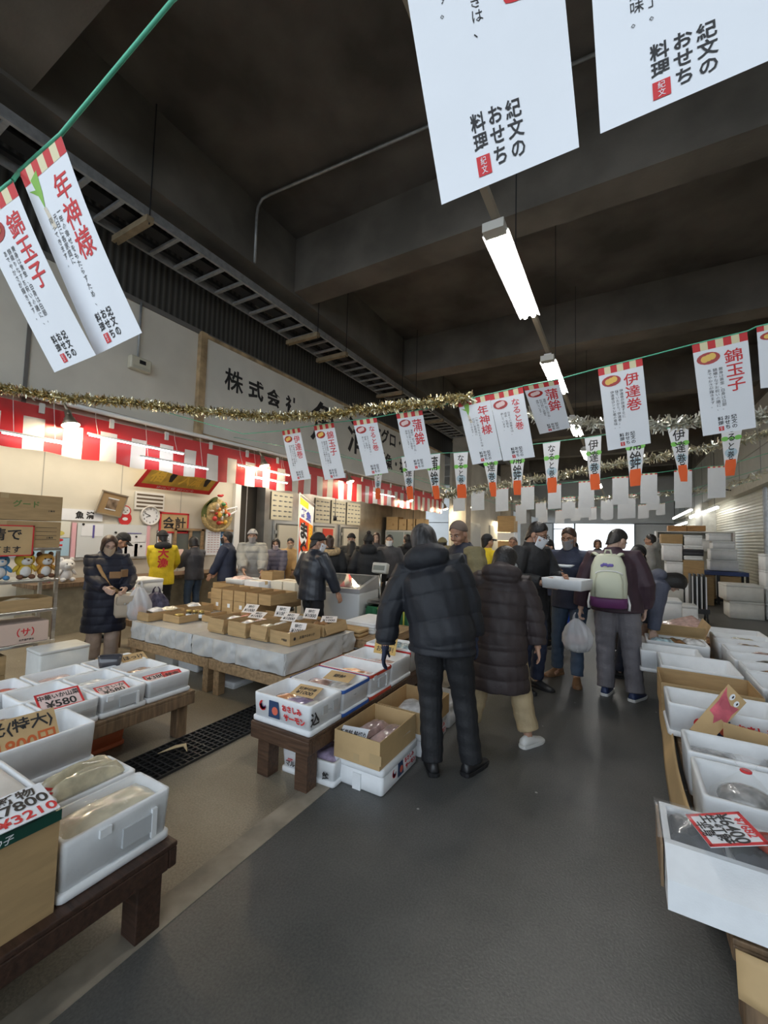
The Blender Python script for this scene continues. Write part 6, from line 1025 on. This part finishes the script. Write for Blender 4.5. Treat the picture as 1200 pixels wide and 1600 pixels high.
for lb, x, y, z, w_, d_, h_, mm in (('pale fish bag at left in the box with fish bags', .38, 5.62, .49, .22, .22, .07, 'blue'), ('brown fish bag in the middle of the box with fish bags', .50, 5.66, .49, .16, .2, .07, 'brown'), ('white folded bag at right in the box with fish bags', .66, 5.66, .50, .18, .2, .08, 'white')): pack(lb, x, y, z, w_, d_, h_, .2, mm)
pack('flat dark long pack with red label at left in the third right box', .42, 2.84, .47, .20, .22, .03, .1, 'grey'); pack('dark long pack, middle of the third right box', .58, 2.82, .45, .22, .24, .03, -.1, 'grey'); pack('silver pack at right in the third right box', .73, 2.84, .48, .18, .22, .04, .2, 'grey')
pack('blue and white printed bag in the box with the tied bag', .72, 2.42, .42, .2, .22, .07, .1, 'blue')
o = thing('tied_fish_bag', 'clear bag of small grey fish tied with red in the right foam box', 'bag', (.46, 2.43, .445)); r_ = random.Random(4)
MB().loft([[Vector((hx*math.cos(a)*(1+.05*math.sin(5*a)), hy*math.sin(a)*(1+.06*math.sin(7*a)), z)) for a in [2*math.pi*k/24 for k in range(24)]] for z, hx, hy in ((0, .10, .08), (.02, .13, .11), (.06, .12, .10), (.11, .075, .06), (.16, .03, .025), (.175, .014, .014), (.19, .03, .02), (.23, .055, .03))]).build('bag', FISHM['grey'] if False else M_film, o, True)
MB().ell((0, 0, .055), (.105, .085, .055), 16, 10).build('fish', FISHM['grey'], o, True); MB().tube([(.016*math.cos(a), .016*math.sin(a), .175) for a in [2*math.pi*k/12 for k in range(13)]], .006, 6).build('red_tie', M_red, o, True)
card('yellow brown price board with black writing on the third right box', (.76, 2.72, .575), .26, .20, math.radians(-70), 18, [('さんま開き', 0, .2, .045, M_ink), ('¥248', 0, -.2, .055, M_ink)], M_tan)
# painted cardboard sign leaning between boxes
q = [at(1138, 1069, y=3.44), at(1166, 1098, y=3.42), at(1118, 1151, y=3.24), at(1077, 1140, y=3.24)]
o = thing('painted_sign', 'leaning cardboard painted with a pink red fish with white eyes', 'sign', (q[2]+q[3])/2); fn = sheet_fn(q, 1.9)
MB().grid(lambda u, v: fn(u, -1.9*v, 0), 6, 10).build('board', M_tan, o, world=True, solid=.006)
k = MB(); k.add([fn(x, y, .005) for x, y in ((.02, -.10), (.22, -.30), (.42, -.42), (.62, -.52), (.95, -.42), (.90, -.80), (.98, -1.25), (.70, -1.15), (.55, -1.42), (.38, -1.15), (.10, -1.05), (.12, -.6))], [tuple(range(11, -1, -1))]); k.build('pink_paint', mat('pink_paint', (.60, .12, .16), .6, var=.25, scale=12), o, world=True)
k = MB(); disc(k, fn, .45, -.24, .10, .13, .006); disc(k, fn, .75, -.34, .10, .13, .006); k.build('white_eyes', M_paper, o, world=True); k = MB(); disc(k, fn, .47, -.23, .035, .06, .007); disc(k, fn, .77, -.33, .035, .06, .007); k.build('pupils', M_ink, o, world=True)
MB().box((.72, 3.22, .44), (.5, .006, .16), Rx(math.radians(-20))); o = tag(MB().box((.72, 3.16, .45), (.44, .008, .20), Rz(-.35)).build('cardboard_strip', M_tan, None), 'loose cardboard strip standing behind the painted sign', 'cardboard')
# second row of boxes with film covered side
YY = [(3.35, 3.72), (3.74, 4.10), (4.12, 4.62), (4.65, 4.99), (5.01, 5.36), (5.38, 5.74), (5.76, 6.08), (6.10, 6.45)]
for k, (a, b) in enumerate(YY): foam_box('foam box, %s from the front in the second row of the right table' % ORD[k], .88+(.02 if k % 2 else 0), 1.46, a, b, .332, .225, lid=False)
tag(MB().grid(lambda u, v: Vector((.868-.012*math.sin(11*u+3*v)-.01*v, 3.4+3.0*u, .565-.21*v)), 40, 8).build('film_cover', M_film, None, True), 'wrinkled clear film hung along the side of the second box row', 'film')
for k, mm in enumerate(('orange', 'brown', 'white', 'brown', 'grey', 'pink', 'brown', 'cream')): pack('%s coloured pack in the %s box of the second row' % ({'orange': 'orange', 'brown': 'brown', 'white': 'white', 'grey': 'grey', 'pink': 'pink', 'cream': 'cream'}[mm], ORD[k]), 1.16+.03*(k % 3), (YY[k][0]+YY[k][1])/2, .49, .26, .22, .05, .2*k, mm)
for k, mm in enumerate(('brown', 'grey', 'white')): pack(['brown flat pack at the far end of the second row', 'grey sheet pack at the far end of the second row', 'white pack at the far end of the second row'][k], 1.0+.16*k, 6.85+.1*k, .335, .3, .4, .08, .3, mm)
o = foam_box('shallow open foam box at the far end of the right table', .95, 1.6, 6.95, 7.5, .335, .12, lid=False); closed_foam('white foam lid tilted up at the far right of the table', 1.50, 1.62, 5.9, 6.5, .36, .30, rot=(0, math.radians(38), math.radians(-20)), lidh=.02)
o = closed_foam('foam lid with dark print leaning at the right picture edge', 1.50, 1.60, 4.9, 5.4, .36, .26, rot=(math.radians(0), math.radians(30), math.radians(-25)), lidh=.02)
card_box('small tan carton at the right picture edge on the second row', 1.47, 1.62, 4.4, 4.75, .335, .26, closed=True)
# ================================================================ stacks at the back right
def st(label, x0, x1, y1_, y2_, Y, dep=.5, kind='foam', m=None):
    """one box of a stack: its front face stands at depth Y on the floor plan"""
    a, b, c = at(x0, y2_, y=Y), at(x1, y2_, y=Y), at(x0, y1_, y=Y); z0 = max(0.0, a.z+.004); h = c.z-a.z-.008
    if z0+h < .04: h = .3
    if a.z < .12: h = c.z-.01; z0 = 0.0
    if kind == 'foam': return closed_foam(label, a.x, b.x, Y, Y+dep, z0, h, m=m)
    return card_box(label, a.x, b.x, Y, Y+dep, z0, h, closed=True, m=m)
Y = 13.6
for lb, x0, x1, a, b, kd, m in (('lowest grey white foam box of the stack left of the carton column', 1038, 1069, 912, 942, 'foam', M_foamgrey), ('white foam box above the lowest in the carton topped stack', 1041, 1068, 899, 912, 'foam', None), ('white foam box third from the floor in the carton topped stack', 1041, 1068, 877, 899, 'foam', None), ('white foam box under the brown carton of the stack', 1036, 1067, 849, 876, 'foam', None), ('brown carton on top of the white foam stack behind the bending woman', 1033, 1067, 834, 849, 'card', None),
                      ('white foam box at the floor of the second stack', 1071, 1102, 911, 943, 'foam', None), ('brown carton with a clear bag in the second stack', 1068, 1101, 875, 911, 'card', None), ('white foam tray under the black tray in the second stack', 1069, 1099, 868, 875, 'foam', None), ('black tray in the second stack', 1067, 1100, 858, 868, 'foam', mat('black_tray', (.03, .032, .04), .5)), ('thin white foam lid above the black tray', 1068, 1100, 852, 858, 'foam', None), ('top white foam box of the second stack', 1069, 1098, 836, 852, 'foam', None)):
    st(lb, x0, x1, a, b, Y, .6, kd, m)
Y = 14.6
for lb, x0, x1, a, b in (('bottom white foam box of the right hand stack on the cart', 1109, 1155, 874, 891), ('second white foam box of the right hand stack on the cart', 1110, 1153, 857, 874), ('third white foam box of the right hand stack, set to the right', 1113, 1149, 845, 857), ('top white foam box of the right hand stack', 1107, 1143, 833, 845)): st(lb, x0, x1, a, b, Y)
o = thing('box_cart', 'dark frame cart carrying the right hand stack of foam boxes', 'cart', (2.15, 14.7, 0)); z_ = at(1109, 892, y=14.6).z; MB().bb((-.55, -.25, z_-.10), (.75, .4, z_)).build('deck', mat('blue_tarp', (.04, .07, .22), .5), o)
for x in (-.53, .1, .72): MB().bb((x-.03, -.25, 0), (x+.03, -.2, z_-.1)).bb((x-.03, .3, 0), (x+.03, .36, z_-.1)).build('frame_post', M_blk, o)
MB().bb((-.55, -.2, .08), (.75, .36, .14)).build('lower_deck', M_blk, o)
for k in range(2): card_box(('brown carton with black brush marks on the lower cart deck', 'brown carton with white label on the lower cart deck')[k], 1.68+.62*k, 2.2+.55*k, 14.52, 14.9, .142, max(.3, z_-.26), closed=True, text=[('S', '特上' if k == 0 else '■', 0, .2, .14 if k == 0 else .1, M_ink if k == 0 else M_paper)])
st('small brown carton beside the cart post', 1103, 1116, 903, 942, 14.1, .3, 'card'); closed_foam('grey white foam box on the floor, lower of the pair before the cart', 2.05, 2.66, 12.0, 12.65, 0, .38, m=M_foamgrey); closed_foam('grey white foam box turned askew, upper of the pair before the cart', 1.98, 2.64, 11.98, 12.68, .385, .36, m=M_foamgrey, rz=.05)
for k in range(4): closed_foam('%s foam box of the stack at the right picture edge' % ('lowest', 'second', 'third', 'top')[k], 2.72, 3.12, 12.2, 12.75, .36*k, .355)
for k in range(2): st(('left orange wooden crate high on the back wall shelf', 'right orange wooden crate high on the back wall shelf')[k], 1044+30*k, 1073+30*k, 821, 830, 16.5, .5, 'card', mat('orange_wood', (.42, .22, .08), .6, var=.3, scale=5, stretch=(1, 1, 8)))
o = thing('back_shelf', 'tall white shelf behind the stacks holding the orange crates', 'shelf', (1.9, 16.8, 0)); z_ = at(1044, 830, y=16.5).z; MB().bb((-.95, -.35, z_-.03), (1.1, .35, z_)).build('top_board', M_white, o); MB().bb((-.95, .3, 0), (1.1, .35, z_-.03)).build('back_panel', M_foamgrey, o); [MB().bb((x, -.35, 0), (x+.05, .35, z_-.03)).build('side_panel', M_white, o) for x in (-.95, 1.05)]
for k in range(5): closed_foam('%s white foam box on the tall shelf from the left' % ORD[k], 1.03+.38*k, 1.37+.38*k, 16.5, 17.0, z_-.35 if False else 1.45, .35)
MB(); o2 = MB().bb((-.9, -.33, 1.41), (1.05, .3, 1.445)).build('middle_board', M_white, o)
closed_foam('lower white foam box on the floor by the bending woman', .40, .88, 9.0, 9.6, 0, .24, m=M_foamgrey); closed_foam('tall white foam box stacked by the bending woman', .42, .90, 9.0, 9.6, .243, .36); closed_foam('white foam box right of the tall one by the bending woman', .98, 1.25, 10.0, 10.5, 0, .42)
o = thing('folding_cart', 'black folded hand cart with pale slats standing on the floor', 'hand cart', (1.36, 10.7, 0)); 
for k in range(4): MB().bb((-.13+.075*k, -.02, .30), (-.105+.075*k, .30, .95)).build('slat', M_paper if k % 2 else M_white, o); MB().bb((-.15+.075*k, -.03, .25), (-.13+.075*k, .32, 1.0)).build('bar', M_blk, o)
MB().bb((-.15, -.04, .2), (.16, .34, .30)).build('deck', M_blk, o); [MB().lathe((x, y, .06), [(0, -.02), (.06, -.02), (.06, .02), (0, .02)], 14, Ry(math.pi/2)).build('wheel', M_blk, o, True) for x in (-.12, .12) for y in (0, .28)]; [MB().bb((x-.015, y-.015, .05), (x+.015, y+.015, .22)).build('post', M_blk, o) for x in (-.12, .12) for y in (0, .28)]
# far right tube lights, spot lamp, wall lights on the left
for k, (x, y0, y1, z) in enumerate(((2.45, 21.0, 28.0, 3.02), (2.75, 17.5, 24.0, 2.86), (2.6, 24, 29.5, 2.62))):
    o = thing('tube_light', ('left upper long tube light row far along the right wall', 'right upper long tube light row far along the right wall', 'lower short tube light row far along the right wall')[k], 'ceiling light', (x, y0, z), group='tube lights along the right wall'); MB().tube([(0, 0, 0), (0, y1-y0, 0)], .04, 8).build('tube', mat('far_tube_glow', (1, .98, .94), emit=9), o, True); MB().bb((-.06, 0, .045), (.06, y1-y0, .09)).build('housing', M_white, o); [MB().tube([(0, q, .08), (0, q, 6.99-z)], .008, 5).build('hanger', M_blk, o) for q in (.5, y1-y0-.5)]
o = thing('spot_lamp', 'small spot lamp on the right wall header', 'lamp', (2.93, 16.5, 3.32)); MB().tube([(0, 0, 0), (-.25, 0, .06)], .02, 8).build('arm', M_blk, o, True); MB().lathe((-.3, 0, .0), [(.05, .1), (.09, -.08), (.08, -.08)], 14).build('head', M_blk, o, True)
for k, (p, lb) in enumerate(((at(730, 792, x=-5.55), 'bright flood lamp on the wall past the awning end'), (at(783, 815, x=-5.45), 'warm clamp lamp on the far left wall past the awning'))):
    o = thing('wall_lamp', lb, 'lamp', p); MB().lathe((0, 0, 0), [(.03, .2), (.10, .12), (.20, -.02), (.19, -.02), (.08, .1)], 16).build('shade', mlamp, o, True); MB().ell((0, 0, -.01), (.17, .17, .05), 14, 8).build('bulb', mbulb, o, True); MB().tube([(0, 0, .18), (-.12, 0, .22), (-5.7-p.x+.02, 0, .22)], .02, 8).build('arm', mlamp, o, True)
for k in range(2): st(('upper brown carton by the far left wall behind the shaved man', 'lower white carton by the far left wall behind the shaved man')[k], 777, 803, 806 if k == 0 else 832, 831 if k == 0 else 844, 15.5, .6, 'card', None if k == 0 else M_paper)
st('tall brown carton under the white one by the far left wall', 777, 803, 845, 925, 15.5, .6, 'card')
